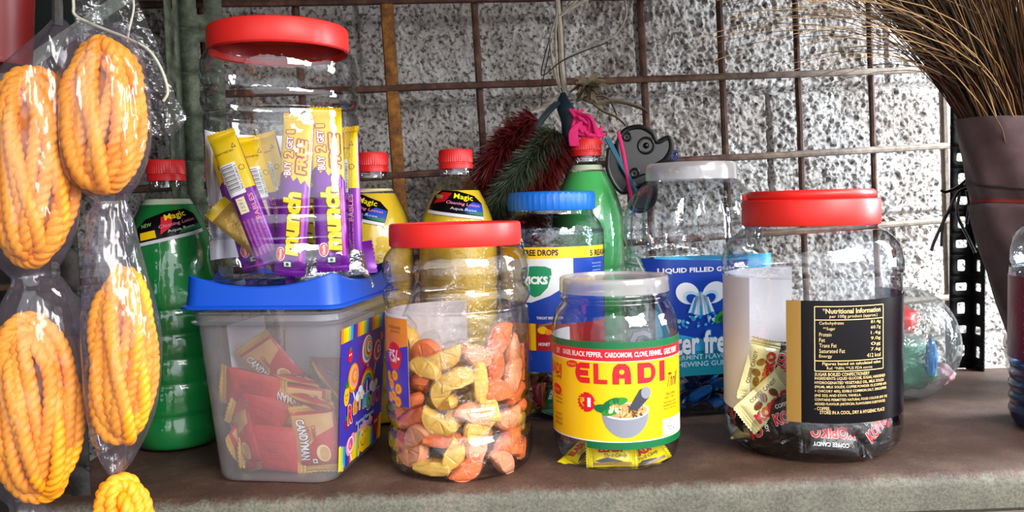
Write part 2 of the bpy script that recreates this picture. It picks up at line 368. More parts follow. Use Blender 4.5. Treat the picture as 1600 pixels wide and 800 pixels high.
class CylPix:
    """photo pixel -> (arc length, height) on an upright cylinder whose axis stands at (cx, cy)"""
    def __init__(s, cx, cy, r, z0=0): s.c = (cx, cy); s.r = r; s.z0 = z0
    def __call__(s, px, py):
        v = ray(px, py); ox, oy = -s.c[0], -s.c[1]
        a = v.x**2+v.y**2; b = ox*v.x+oy*v.y; c = ox*ox+oy*oy-s.r**2; d = b*b-a*c
        t = (-b-math.sqrt(max(d, 0)))/a; X = ox+v.x*t; Y = oy+v.y*t
        return (math.atan2(X, -Y)*s.r, CAMZ+v.z*t-s.z0)
    def box(s, x0, y0, x1, y1):          # centre, width, height of a pixel box
        ym = (y0+y1)/2; xm = (x0+x1)/2; a = s(x0, ym); b = s(x1, ym); t = s(xm, y0); m = s(xm, y1)
        return ((a[0]+b[0])/2, (t[1]+m[1])/2, b[0]-a[0], t[1]-m[1])

# ================================================================ the setting
def structure(o): o['kind'] = 'structure'; return o
# ---- back wall of rough no-fines blocks, 10 degrees off square
WY = R_(10.3); WD = Vector((math.cos(WY), math.sin(WY), 0)); WN = Vector((-math.sin(WY), math.cos(WY), 0)); M0 = Vector((-.141, 1.07, 0)); TI = R_(2.1)
def wallpt(u, v, d):                    # u along the mesh, v up (crooked by 2 degrees), d behind the mesh
    uu = u*math.cos(TI)-v*math.sin(TI); vv = u*math.sin(TI)+v*math.cos(TI)
    return M0+WD*uu+WN*d+Vector((0, 0, vv))
def build_wall():
    U0, U1, V0, V1, st = -.80, 1.15, -.16, .70, .0019
    nu, nv = int((U1-U0)/st), int((V1-V0)/st)
    co = np.empty((nu*nv, 3), np.float32); k = 0
    us = [U0+(U1-U0)*i/(nu-1) for i in range(nu)]; vs_ = [V0+(V1-V0)*j/(nv-1) for j in range(nv)]
    nz = noise.noise; vo = noise.voronoi; cl = noise.cell
    for u in us:
        for v in vs_:
            m = .1-abs(((v-.373) % .2)-.1)                   # distance to the bed joint
            n = .2-abs((((u+.03)+(.2 if math.floor((v-.373)/.2) % 2 else 0)) % .4)-.2)
            j = min(m, n*1.3)+.004*nz((u*30, v*30, 5))
            g = .014*max(0, 1-j/.006) if j < .006 else 0
            a = nz((u*60, v*60, 1)); c = nz((u*16, v*16, 9)); b_ = nz((u*230, v*190, 3))
            D, Q = vo((u*150+v*40+a*.9, v*112+nz((u*60, v*60, 7))*.9, .5)); e = min(1, (D[1]-D[0])*2.2); q = Q[0]
            h = .0056*e**.75*(.72+.55*cl((q[0]*7.3, q[1]*9.1, q[2]*5.7)))+.0010*b_+.0025*c+.0016*a
            co[k] = wallpt(u, v, .095-h+g); k += 1
    idx = np.arange(nu*nv).reshape(nu, nv)
    f = np.stack([idx[:-1, :-1], idx[1:, :-1], idx[1:, 1:], idx[:-1, 1:]], -1).reshape(-1, 4).astype(np.int32)
    me = bpy.data.meshes.new('wall_back'); me.vertices.add(nu*nv); me.vertices.foreach_set('co', co.ravel())
    me.loops.add(f.size); me.loops.foreach_set('vertex_index', f.ravel()); me.polygons.add(len(f))
    me.polygons.foreach_set('loop_start', np.arange(0, f.size, 4, dtype=np.int32)); me.polygons.foreach_set('use_smooth', np.ones(len(f), bool))
    me.materials.append(MATS['rough_block']); me.update(); me.validate()
    o = bpy.data.objects.new('wall_back', me); COL.objects.link(o); structure(o)
build_wall()
b = MB(); b.box((-.645, .72, .1), (.04, 1.25, 2.0), 'shade_wall_dark'); structure(b.build('shade_wall_left'))  # added side wall, set close in to shade the left end
b = MB(); b.box((-.06, .80, .62), (1.21, 1.20, .03), 'shade_board'); structure(b.build('shade_ceiling'))  # added board overhead, out of view, reaching forward to shade the upper wall
b = MB(); b.box((0, .5, -.92), (5, 4, .04), 'ground'); structure(b.build('floor'))
# ---- stone shelf
def shelf():
    bm = bmesh.new(); z0, z1 = -.034, 0
    fr = lambda x: .658+.03*(x+.1); bk = lambda x: min(1.035+.155*(x+.2), 1.09+.0*x)
    sec = lambda x: [(fr(x)+.004, z0), (fr(x), z0+.004), (fr(x)-.0005, -.010), (fr(x)+.001, -.005), (fr(x)+.005, -.0015), (fr(x)+.011, 0), (fr(x)+.1, 0), (bk(x), 0), (bk(x), z0)]
    xs = [-.40+i*.02 for i in range(71)]; rows = []
    for x in xs:
        wob = .0016*noise.noise((x*25, 1, 0)); rows.append([bm.verts.new((x, y+(wob if i < 6 else 0), z)) for i, (y, z) in enumerate(sec(x))])
    for p, q in zip(rows, rows[1:]):
        for i in range(9): bm.faces.new((p[i], q[i], q[(i+1) % 9], p[(i+1) % 9]))
    bm.faces.new(rows[0]); bm.faces.new(rows[-1][::-1]); bmesh.ops.recalc_face_normals(bm, faces=bm.faces[:])
    m = MB(); m.bm(bm, 'shelf_stone', False); o = m.build('stone_shelf')
    tag(o, 'dusty brown stone shelf with grey front edge carrying all the jars', 'shelf')
shelf()
# ---- welded rod grid in front of the wall
grid_root = thing('rod_grid', 'rusty welded grid of steel rods in front of the rough block wall', 'grille', (0, 0, 0))
def rod(p, q, r, mat, flat=False):
    m = MB(); n = 26; pts = [Vector(p).lerp(Vector(q), i/n)+WN*(.0008*noise.noise((i*.9, p[0]*9, 2)))+Vector((0, 0, .0012*noise.noise((i*.7, p[0]*7, 8)))) for i in range(n+1)]
    m.tube(pts, r, mat, 8, rf=(lambda t, th: r*(1+.12*noise.noise((t*30, math.cos(th), math.sin(th)))))); return m.build('rod', grid_root)
for k in range(-4, 8):
    u = .008+.1125*k
    if k == 0: continue
    rod(wallpt(u, -.10, .005), wallpt(u, .62, .005), .0048 if k < 5 else .0042, 'rust_rod')
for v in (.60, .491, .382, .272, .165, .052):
    rod(wallpt(-.55, v, -.004), wallpt(.83, v, -.004), .0047, 'rod_lit_right')
m = MB(); r3 = Matrix((WD, WN, (0, 0, 1))).transposed() @ Matrix.Rotation(-R_(2.1), 3, 'Y')
m.box(wallpt(.008, .26, 0), (.0165, .012, .74), 'rust_bar', r3, .003); o = m.build('upright_bar', grid_root); o['label'] = 'thick orange-brown rusted upright bar'
m = MB(); m.tube([wallpt(.795, -.06, .0), wallpt(.795, .62, .0)], .006, 'rod_pale', 8); m.build('end_rod', grid_root)
# ---- slotted angle posts
def slotted(mb, mapf, w, z0, z1, pitch, hw, hh, mat, alt=False, cx=0):
    n = max(1, int((z1-z0)/pitch)); z = z0
    for k in range(n):
        a, c = (hh, hw) if (alt and k % 2) else (hw, hh)
        zc = z+pitch/2; outer = []; inner = []
        for i in range(24):
            t = 2*PI*i/24; cs, sn = math.cos(t), math.sin(t); e = 1/3
            inner.append((cx+a*math.copysign(abs(cs)**e if abs(cs) > 1e-9 else 0, cs)*.92, zc+c*math.copysign(abs(sn)**e if abs(sn) > 1e-9 else 0, sn)*.92))
            s_ = max(abs(cs)/(w/2), abs(sn)/(pitch/2)); outer.append((cs/s_, zc+sn/s_))
        # square the ring off exactly at the corners
        vs = [mapf(*p) for p in outer]+[mapf(*p) for p in inner]
        fs = [(i, (i+1) % 24, 24+(i+1) % 24, 24+i) for i in range(24)]
        mb.add(vs, fs, mat, False)
        for sx in (-1, 1):
            for sz in (-1, 1):                       # corner fillers
                q = (sx*w/2, zc+sz*pitch/2); near = sorted(outer, key=lambda p: (p[0]-q[0])**2+(p[1]-q[1])**2)[:2]
                mb.add([mapf(*q)]+[mapf(*p) for p in near], [(0, 1, 2)], mat, False)
        z += pitch
def post(name, label, loc, rotz, mat, w, z0, z1, pitch, hw, hh, alt, side=1, fwd=1):
    r = thing(name, label, 'post', loc, rotz)
    for nm, mp in (('front_flange', lambda x, z: (x+side*w/2, 0, z)), ('side_flange', lambda x, z: ((w if side > 0 else -w), (-x-w/2)*fwd, z))):
        m = MB(); slotted(m, mp, w, z0, z1, pitch, hw, hh, mat, alt); o = m.build(nm, r)
        md = o.modifiers.new('thick', 'SOLIDIFY'); md.thickness = .002; md.offset = 0
    return r
p_ = at(1483, 582, 1.10)
post('slotted_angle_post', 'black slotted steel angle post at the back beside the wrapped broom', (p_.x, 1.10, -.02), R_(-2), 'post_black', .030, 0, .60, .0285, .0082, .0058, True)
p_ = at(160, 640, .70)
post('slotted_angle_post', 'dull green slotted steel post behind the bagged yellow ropes', (p_.x+.001, .672, -.12), R_(2), 'post_dark', .046, 0, .40, .036, .0095, .0072, False, side=-1, fwd=-1)
p_ = at(350, 100, 1.0)
post('slotted_angle_post', 'olive green slotted post rising behind the jar of purple wafer bars', (p_.x, 1.0, -.02), R_(4), 'post_green', .050, 0, .62, .052, .005, .011, False, side=-1)

# ================================================================ jars
def lid_mod(nrib, depth, z0, z1):
    return lambda a, r, z: r*(1+depth*(math.cos(nrib*a) > .80)) if z0 < z < z1 and r > .03 else r
def jar_lid(m, r, z0, z1, mat, n=96, groove=True, mod=None):
    t = z1-z0
    m.lathe([(r*.955, z0+.001), (r*.985, z0), (r, z0+.0015), (r, z0+t*.5), (r*.998, z1-.0035), (r*.985, z1-.001), (r*.955, z1), (r*.90, z1), (r*.885, z1-.0016 if groove else z1), (r*.5, z1-.0016 if groove else z1+.001), (0, z1-.0016 if groove else z1+.001)], mat, n, mod)
    m.lathe([(r*.955, z0+.001), (r*.94, z0+.004), (r*.93, z1-.003), (0, z1-.004)], mat, n)
# ---- ribbed round jar used twice (profile for r = .0652, H = .2157)
RIB = [(0, .004), (.035, .0045), (.050, .001), (.056, .0005), (.0615, .004), (.0645, .013), (.0652, .024), (.0640, .033), (.0615, .038), (.0630, .042), (.0650, .049), (.0648, .056), (.0625, .0605), (.0618, .063), (.0632, .067),
       (.0636, .074), (.0636, .100), (.0636, .136), (.0628, .1395), (.0612, .142), (.0625, .1445), (.0648, .149), (.0652, .154), (.0640, .159), (.0614, .1625), (.0635, .166), (.0650, .172), (.0648, .179), (.0630, .187), (.0585, .1935), (.0555, .196), (.0545, .1985), (.0542, .208), (.0542, .211)]
def ribbed_jar(label, loc, s, sz, mat, lidz, lidr, group=None, rotz=0):
    r = thing('candy_jar', label, 'jar', loc, rotz, group)
    pr = [(a*s, z*sz) for a, z in cr2(RIB, 3)]
    m = MB(); m.lathe(pr, mat, 80)
    for z in (.198, .2005): m.tube([((.0552*s)*math.sin(a), -(.0552*s)*math.cos(a), z*sz) for a in [2*PI*i/64 for i in range(64)]], .0007, mat, 6, closed=True)
    m.build('jar_body', r)
    m = MB(); jar_lid(m, lidr, lidz[0], lidz[1], 'red_lid', 120, True, lambda a, rr, z: rr*(1-.006*(abs(math.sin(a*3.5+.2)) < .012)))
    m.build('lid', r); return r, pr
# orange jelly jar
OJ = (-.0500, .739)
jar, pr = ribbed_jar('red-lidded clear jar full of orange and yellow jelly slices', (OJ[0], OJ[1], 0), 1, 1, 'clear_pet_pink', (.1955, .2157), .0585)
cp = CylPix(OJ[0], OJ[1], .0640)
P = Print(); P2 = Print()
u0, _ = cp(604, 560); u1, _ = cp(638, 560); vt = cp(620, 497)[1]; vb = cp(622, 633)[1]
# the paper band runs round the left side of the jar to its back; only the near end shows print
ua = -.205
P.rect(ua, vb, u1, vt, 'ink_ink_violet_bg', 0) if False else None
P.rect(ua, vb, u1, vt, 'ink_orange', 1); P.poly([(ua, vb), (u1, vb), (u1, vb+.052), (u0-.01, vb+.040), (ua, vb+.04)], 'ink_violet', 2)
cx, cy, w_, h_ = cp.box(609, 536, 632, 578); P.ell(cx-.002, cy, .0115, .0120, 'ink_red', 3); P.rupee(cx-.0085, cy, .010, 'ink_white', 4); P.text('5/-', cx+.001, cy, .012, .011, 'ink_white', 4, bold=.03)
for k, (dx, dy) in enumerate([(-.009, 0), (-.002, .008), (.003, -.003), (-.005, -.010), (.002, -.014), (-.012, -.012), (-.014, .006)]):
    x, y = (cp(622, 602)); P.ell(x+dx-.002, y+dy, .0052, .0046, 'ink_orange', 3); P.ring(x+dx-.002, y+dy, .0025, .0036, 'ink_yellow', 4, 12)
P.text('ASSORTED FLAVOURED', cp(620, 512)[0]-.005, cp(620, 512)[1], .022, .0025, 'ink_brown', 3); P.text('JELLY SLICES', cp(620, 519)[0]-.003, cp(620, 519)[1], .016, .0025, 'ink_brown', 3)
P2.rect(ua, vb, u1, vt+.002, 'white_paper', 0)
m = MB()                                   # crumpled clear liner bag showing above the sweets
def lin(u, v):
    a = 2*PI*u; z = .085+.100*v; r_ = (.060-.022*v**1.5)*(1+.20*noise.noise((math.cos(a)*2.2, math.sin(a)*2.2, z*22))*v+.05*noise.noise((math.cos(a)*7, math.sin(a)*7, z*60))); return (min(r_, .0605)*math.sin(a)+.008*v, -min(r_, .0605)*math.cos(a), z+.010*noise.noise((math.cos(a)*3, math.sin(a)*3, 2))*v)
m.grid(lin, 90, 36, 'candy_film', cu=True); m.build('liner_bag', jar)
m = MB(); P2.into(m, cylmap(.0637, .0001), .004); P.into(m, cylmap(.0637, .0004), .004); m.build('label', jar)

# ---- wafer-bar jar standing on the tub
TUB = Vector((-.195, .753, 0)); TYAW = R_(-9)
MJ = (-.2022, .748, .1672)
mjar, mpr = ribbed_jar('tall red-lidded clear jar of purple wafer bars on blue tub lid', MJ, 1.045, 1.045, 'clear_pet', (.2005, .2225), .0610)
m = MB(); m.grid(lambda u, v: (.0655*math.sin(PI*1.02+u*PI*.56), -.0655*math.cos(PI*1.02+u*PI*.56), .020+.115*v), 24, 4, 'white_paper'); m.build('label', mjar)

# ---- small spice-candy jar
EJ = (.0913, .749)
jar = thing('candy_jar', 'small clear jar with frosted lid and yellow and red paper label', 'jar', (EJ[0], EJ[1], 0))
EP = cr2([(0, .003), (.030, .003), (.046, .0005), (.0515, .003), (.0548, .010), (.0565, .020), (.0567, .030), (.0567, .105), (.0566, .115), (.0555, .125), (.0525, .134), (.0490, .1395), (.0470, .1425), (.0478, .144), (.0482, .146), (.0470, .148), (.0462, .150), (.0462, .160)], 4)
m = MB(); m.lathe(EP, 'clear_pet', 80); m.build('jar_body', jar)
m = MB(); m.lathe([(.0478, .151), (.0492, .1505), (.0490, .158), (.0488, .163), (.0478, .1642), (.0462, .1642), (.0455, .1615), (0, .1612)], 'clear_lid', 90); m.build('lid', jar)
cp = CylPix(EJ[0], EJ[1], .0571)
uL, uR = -.0571*2.4, .0571*1.9
vG1 = cp(962, 535)[1]; vR1 = cp(962, 546)[1]; vY1 = cp(962, 565)[1]; vB1 = cp(962, 690)[1]; vB0 = cp(962, 703)[1]; ug = cp(917, 690)[0]
P = Print(); P.rect(uL, vB1-.001, uR, vG1, 'white_paper', 0)
P.rect(uL, vR1, uR, vG1, 'ink_green', 1); P.rect(uL, vY1, uR, vR1, 'ink_red', 1); P.rect(uL, vY1-.0006, uR, vY1, 'ink_white', 1); P.rect(uL, vB1, uR, vY1-.0006, 'ink_yellow', 1)
P.rect(ug, vB0, uR, vB1-.001, 'ink_green', 1); P.rect(uL, vB1-.001, uR, vB1, 'ink_white', 2)
vm = (vR1+vY1)/2
for t, x0, x1 in (('DRY GINGER,', 876, 893), ('GINGER,', 880, 893), ('BLACK PEPPER,', 895, 941), ('CARDOMOM,', 945, 988), ('CLOVE, FENNEL,', 991, 1034), ('GALIC PERMIT', 1037, 1056)):
    if t == 'DRY GINGER,': continue
    a, b_ = cp(x0, 556)[0], cp(x1, 556)[0]; P.text(t, (a+b_)/2, vm, b_-a, (vR1-vY1)*.50, 'ink_white', 2, bold=.015)
P.text('DRY', cp(873, 556)[0], vm, .006, (vR1-vY1)*.5, 'ink_white', 2, bold=.015)
for ch, x0, x1 in (('E', 900, 922), ('L', 928, 949), ('A', 957, 986), ('D', 996, 1024), ('I', 1030, 1038)):
    c = cp.box(x0, 573, x1, 606); vv = cp((x0+x1)/2, 0); ym = vY1-.0012-.0095
    if ch == 'E':                         # round-backed E
        w2, h2 = c[2]*1.0, .0175; xl = c[0]-w2/2
        P.poly([(xl+w2*.45+w2*.45*math.cos(a), ym+h2/2*math.sin(a)) for a in [PI/2+PI*i/12 for i in range(13)]]+[(xl+w2*.45, ym-h2/2), (xl+w2*.45, ym+h2/2)], 'ink_red', 3)
        for q in (-.36, 0, .36): P.rect(xl+w2*.4, ym+h2*(q-.14), xl+w2*(1 if q else .9), ym+h2*(q+.14), 'ink_red', 3)
        for q in (-.18, .18): P.rect(xl+w2*.36, ym+h2*(q-.035), xl+w2, ym+h2*(q+.035), 'ink_yellow', 4)
    elif ch == 'A':
        w2, h2 = c[2], .0175; x = c[0]
        P.poly([(x-w2/2, ym-h2/2), (x-w2/2, ym), (x-w2*.42, ym+h2*.33), (x-w2*.2, ym+h2/2), (x+w2*.2, ym+h2/2), (x+w2*.42, ym+h2*.33), (x+w2/2, ym), (x+w2/2, ym-h2/2)], 'ink_red', 3)
        P.rect(x-w2*.14, ym-h2/2, x+w2*.14, ym-h2*.22, 'ink_yellow', 4); P.ell(x, ym+h2*.10, w2*.14, h2*.12, 'ink_yellow', 4, 12)
    elif ch == 'D':
        w2, h2 = c[2], .0175; x = c[0]
        P.poly([(x-w2/2, ym-h2/2), (x-w2/2, ym+h2/2)]+[(x+w2/2*math.cos(a), ym+h2/2*math.sin(a)) for a in [PI/2-PI*i/12 for i in range(13)]], 'ink_red', 3)
        P.poly([(x-w2*.16, ym-h2*.24), (x-w2*.16, ym+h2*.24)]+[(x+w2*.14+w2*.08*math.cos(a), ym+h2*.24*math.sin(a)) for a in [PI/2-PI*i/8 for i in range(9)]], 'ink_yellow', 4)
    else: P.text(ch, c[0], ym, c[2], .0175, 'ink_red', 3, bold=.04)
c = cp(894, 570); P.ell(c[0], c[1]+.001, .0065, .0030, 'ink_red', 3, rot=.1); P.text('Jonys', c[0], c[1]+.001, .009, .0028, 'ink_yellow', 4, shear=.3)
c = cp(916, 628); P.burst(c[0], c[1], .0086, 'ink_red', 3); P.rupee(c[0]-.0035, c[1], .0072, 'ink_yellow', 4); P.text('1', c[0]+.0030, c[1], .0030, .0080, 'ink_white', 4, bold=.03)
# mortar and pestle with leaves and spices
c = cp(978, 650); x, y = c; P.poly([(x-.020, y+.004)]+[(x+.020*math.cos(a), y+.002+.021*math.sin(a)) for a in [PI+PI*i/16 for i in range(17)]]+[(x+.020, y+.004)], 'ink_grey', 3)
P.ell(x, y+.004, .0205, .0075, 'ink_pale_grey', 4); P.ell(x, y+.0045, .0185, .0062, 'ink_tan', 5)
for a, b_, rr, q in ((-.013, .010, .009, .6), (-.018, .006, .009, -.1), (-.006, .0125, .008, .2), (-.012, .004, .008, .3)): P.ell(x+a, y+b_, rr, rr*.42, 'ink_leaf' if rr < .009 else 'ink_green', 6, 14, rot=q)
for k in range(34):
    P.ell(x+random.uniform(-.006, .014), y+.004+random.uniform(-.004, .004), .0021, .0008, random.choice(['ink_gold', 'ink_brown', 'ink_pale_gold']), 7, 8, rot=random.uniform(0, 3))
for k in range(7): P.ell(x-.008+random.uniform(-.005, .005), y+.006+random.uniform(-.003, .003), .0026, .0018, 'ink_tan' if k % 2 else 'ink_cream', 7, 9, rot=k)
P.poly([(x+.002, y+.006), (x+.012, y+.022), (x+.018, y+.024), (x+.0215, y+.020), (x+.020, y+.014), (x+.009, y+.004)], 'ink_dark_grey', 8); P.ell(x+.0175, y+.019, .0045, .0052, 'ink_grey', 9, 14)
# right-hand and left-hand panels
c = cp(1048, 592); P.text('Thrill', c[0]+.002, c[1], .016, .012, 'ink_maroon', 3, shear=.3); c = cp(1048, 613); P.text('Red Lemon', c[0], c[1], .014, .003, 'ink_maroon', 3, shear=.2)
for yy, t in ((620, 'NET WT'), (627, 'HARD BOILED SUGAR'), (632, 'INGREDIENTS: SUGAR'), (637, 'liquid Glucose')): c = cp(1046, yy); P.text(t, c[0]+.001, c[1], .013+.0004*len(t), .0018, 'ink_maroon', 3)
c = cp.box(1035, 652, 1060, 677); P.rect(c[0]-c[2]/2, c[1]-c[3]/2, c[0]+c[2]/2+.006, c[1]+c[3]/2, 'ink_white', 3)
for k in range(5): P.text(('Mfg. By', 'Pkd. on', 'Rate', 'Batch No', 'Exp. Date')[k], c[0]-.002, c[1]+c[3]*(.36-.18*k), .009+.001*(k % 3), .0018, 'ink_black', 4)
c = cp(876, 566); P.text('ELADI', c[0]-.012, c[1]-.006, .028, .010, 'ink_red', 3, bold=.03); c = cp(874, 588); P.text('Candy', c[0]-.001, c[1], .012, .005, 'ink_maroon', 3, shear=.3)
c = cp(871, 607); P.ell(c[0], c[1], .009, .0048, 'ink_red', 3); P.text('Jonys', c[0], c[1], .012, .004, 'ink_yellow', 4, shear=.3)
for yy, t in ((624, 'MARKETED BY'), (630, 'Food Products'), (636, 'Industrial Area'), (655, 'A QUALITY'), (662, 'PRODUCT'), (669, 'SINCE 04')): c = cp(876, yy-8); P.text(t, c[0]-.003, c[1], .014, .0026 if yy > 650 else .0018, 'ink_maroon', 3)
m = MB(); P.into(m, cylmap(.0567, .0003), .0035); m.build('label', jar)

# ---- big coffee-candy jar
KJ = (.2772, .773)
kjar = thing('candy_jar', 'big red-lidded clear jar with black and gold nutrition label', 'jar', (KJ[0], KJ[1], 0))
KP = cr2([(0, .004), (.045, .004), (.062, .0005), (.0715, .004), (.0775, .013), (.0795, .026), (.0785, .042), (.0770, .047), (.0785, .052), (.0788, .060), (.0788, .152), (.0788, .160), (.0800, .163), (.0803, .168), (.0795, .176), (.0765, .186), (.0710, .194), (.0640, .200), (.0590, .2025), (.0575, .206), (.0570, .220)], 4)
m = MB(); m.lathe(KP, 'clear_pet', 88); m.lathe([(.0575, .2035), (.0590, .2042), (.0575, .205)], 'clear_pet', 88); m.build('jar_body', kjar)
m = MB(); jar_lid(m, .0612, .2050, .2285, 'red_lid', 120, True); m.build('lid', kjar)
m = MB()                                   # folded carry ring on the lid
m.grid(lambda u, v: ((.0535+.0035*math.cos(2*PI*v))*math.sin(R_(-165)+u*R_(330)), -(.0535+.0035*math.cos(2*PI*v))*math.cos(R_(-165)+u*R_(330)), .2325+.0042*math.sin(2*PI*v)), 60, 10, 'red_lid', cv=True)
for a in (-100, 100): m.box((.0545*math.sin(R_(a)), -.0545*math.cos(R_(a)), .2305), (.007, .012, .008), 'red_lid', Matrix.Rotation(R_(a), 3, 'Z'), .001)
m.build('carry_ring', kjar)
cp = CylPix(KJ[0], KJ[1], .0793)
a0 = cp(1229, 560)[0]; a1 = cp(1252, 560)[0]; uE = .0793*1.95; vt = cp(1300, 470)[1]; vb = cp(1300, 662)[1]
P = Print(); P.rect(a0, vb, uE, vt, 'ink_label_black', 1); P.rect(a0, vb, a1, vt, 'ink_gold', 2)
def KT(t, x0, x1, y, hpx, **k):
    a, b_ = cp(x0, y)[0], cp(x1, y)[0]; v = cp(1300, y)[1]; P.text(t, (a+b_)/2, v, b_-a, hpx*.00056, 'ink_pale_gold', 3, **k)
def KY(y): return cp(1300, y)[1]
fx0, fx1 = cp(1273, 530)[0], cp(1379, 530)[0]
P.frame(fx0, KY(580), fx1, KY(479), .0007, 'ink_pale_gold', 3); P.line([(fx0, KY(500)), (fx1, KY(500))], .0007, 'ink_pale_gold', 3); P.line([(fx0, KY(564)), (fx1, KY(564))], .0007, 'ink_pale_gold', 3)
KT('*Nutritional Information', 1285, 1375, 486, 8, bold=.02); KT('per 100g product (approx.)', 1296, 1370, 495, 6)
for k, (t, x1, vv) in enumerate((('Carbohydrates', 1318, '81.4g'), ('**Sugar', 1305, '60.7g'), ('Protein', 1299, '1.4g'), ('Fat', 1289, '9.0g'), ('Trans Fat', 1307, '0g'), ('Saturated Fat', 1320, '7.6g'), ('Energy', 1300, '412 kcal'))):
    y = 505.5+8.6*k; KT(t, 1280 if k != 1 else 1286, x1, y, 6); KT(vv, 1360 if k < 6 else 1354, 1375, y, 6)
KT('Figures based on calculated value', 1285, 1375, 569, 6, bold=.01); KT('Ref. *NIN; **US FDA norms', 1292, 1362, 575.5, 5)
for k, (t, x1) in enumerate((('SUGAR BOILED CONFECTIONERY', 1358), ('INGREDIENTS: LIQUID GLUCOSE, SUGAR, HARDENED', 1382), ('HYDROGENATED VEGETABLE OIL, MILK SOLIDS', 1380), ('(PALM), MILK SOLIDS, COFFEE POWDER 1% (COFFEE 60%', 1384), ('+ CHICORY 40%), EDIBLE COMMON SALT, EMULSIFIER', 1384), ('(INS 322) AND ETHYL VANILLA.', 1345), ('CONTAINS PERMITTED NATURAL FOOD COLOUR (INS 150)', 1385), ('ADDED FLAVOUR (ARTIFICIAL FLAVOURING SUBSTANCES)', 1382), ('- COFFEE.', 1297))):
    KT(t, 1273, x1, 585+6.7*k, 5, bold=.01)
KT('STORE IN A COOL, DRY & HYGIENIC PLACE', 1281, 1381, 645, 6, bold=.01)
m = MB(); P.into(m, cylmap(.0790, .0004), .004)
# the rest of the band, seen from its plain white back through the jar
vw = cp(1180, 437)[1]+.001
th0 = 3.02; th1 = 2*PI+a0/.079-.45
m.grid(lambda u, v: (.0789*math.sin(th0+u*(th1-th0)), -.0789*math.cos(th0+u*(th1-th0)), vb+(vw-vb)*v), 50, 3, 'white_paper')
m.build('label', kjar)

# ---- cough-drop jar at the back
VJ = (.0450, .925)
vjar = thing('candy_jar', 'blue-lidded clear jar of cough drops with yellow, white and blue label', 'jar', (VJ[0], VJ[1], 0))
VP = cr2([(0, .003), (.045, .0005), (.053, .004), (.0570, .014), (.0576, .03), (.0576, .188), (.0572, .198), (.0545, .208), (.0500, .2145), (.0470, .218), (.0460, .222), (.0460, .236)], 4)
m = MB(); m.lathe(VP, 'clear_pet_thick', 80); m.build('jar_body', vjar)
m = MB(); jar_lid(m, .0480, .2235, .2435, 'vicks_blue', 240, False, lambda a, r, z: r*(1+.010*(math.cos(44*a) > .55)) if .2245 < z < .241 and r > .0475 else r); m.build('lid', vjar)
cp = CylPix(VJ[0], VJ[1], .0580); Y_ = lambda y: cp(870, y)[1]
ul, ur = -.0576*1.6, cp(943, 450)[0]; us = cp(896, 450)[0]
P = Print(); P.rect(ul, Y_(582), ur, Y_(386), 'ink_blue', 1); P.rect(ul, Y_(404), ur, Y_(386), 'ink_yellow', 2)
P.poly([(ul, Y_(470)), (cp(830, 470)[0], Y_(473)), (cp(860, 470)[0], Y_(462)), (us, Y_(440)), (us, Y_(404)), (ul, Y_(404))], 'ink_label_grey', 2); P.rect(ul, Y_(548), cp(838, 560)[0], Y_(506), 'ink_orange', 2); P.rect(cp(838, 540)[0], Y_(548), ur, Y_(506), 'ink_deep_red', 2); P.rect(cp(830, 540)[0], Y_(548), cp(838, 540)[0], Y_(506), 'ink_yellow', 3)
P.rect(cp(838, 565)[0], Y_(582), us, Y_(548), 'ink_red', 2) if False else None
c = cp.box(820, 389, 873, 401); P.text('FREE DROPS', c[0]-.001, c[1], c[2]*1.02, c[3]*.8, 'ink_black', 4, bold=.03); c = cp.box(926, 388, 942, 400); P.text('5 REASONS', c[0]+.006, c[1], c[2]*1.9, c[3]*.8, 'ink_black', 4, bold=.03)
x, y = cp(838, 441); P.poly([(x-.017, y+.014), (x-.010, y+.0165), (x, y+.017), (x+.010, y+.0165), (x+.016, y+.014), (x+.0165, y+.008), (x+.012, y-.006), (x+.004, y-.014), (x-.002, y-.016), (x-.008, y-.013), (x-.015, y-.004), (x-.018, y+.008)], 'ink_vicks_green', 4)
P.text('VICKS', x-.0015, y+.002, .028, .0085, 'ink_white', 5, bold=.05); P.ring(x+.0152, y+.006, .0006, .001, 'ink_white', 5, 10)
c = cp(853, 497); P.text('THROAT IRRITATION', c[0]+.004, c[1], .028, .0030, 'ink_white', 4, bold=.02); c = cp(855, 538); P.text('HONEY 1.8%', c[0]+.001, c[1], .020, .0036, 'ink_white', 5, bold=.02)
x, y = cp(848, 516); P.ell(x, y, .0055, .0042, 'ink_yellow', 5, 12); P.line([(x-.004, y+.004), (x+.012, y+.008)], .0022, 'ink_gold', 6); P.ell(x+.006, y-.002, .004, .003, 'ink_orange', 5, 12)
for k in range(6): c = cp(932, 410+5.5*k); P.text(('Fast action on throat', 'irritation with honey', 'and menthol relief', 'Soothes cough', 'Natural herbs', 'No sugar')[k], c[0], c[1], .017-.001*(k % 3), .0018, 'ink_pale_blue', 4)
c = cp(836, 360); P.text('Tear Here', c[0], c[1], .024, .0045, 'ink_black', 1)
m = MB(); P.into(m, cylmap(.0576, .0003), .0045); m.build('label', vjar)
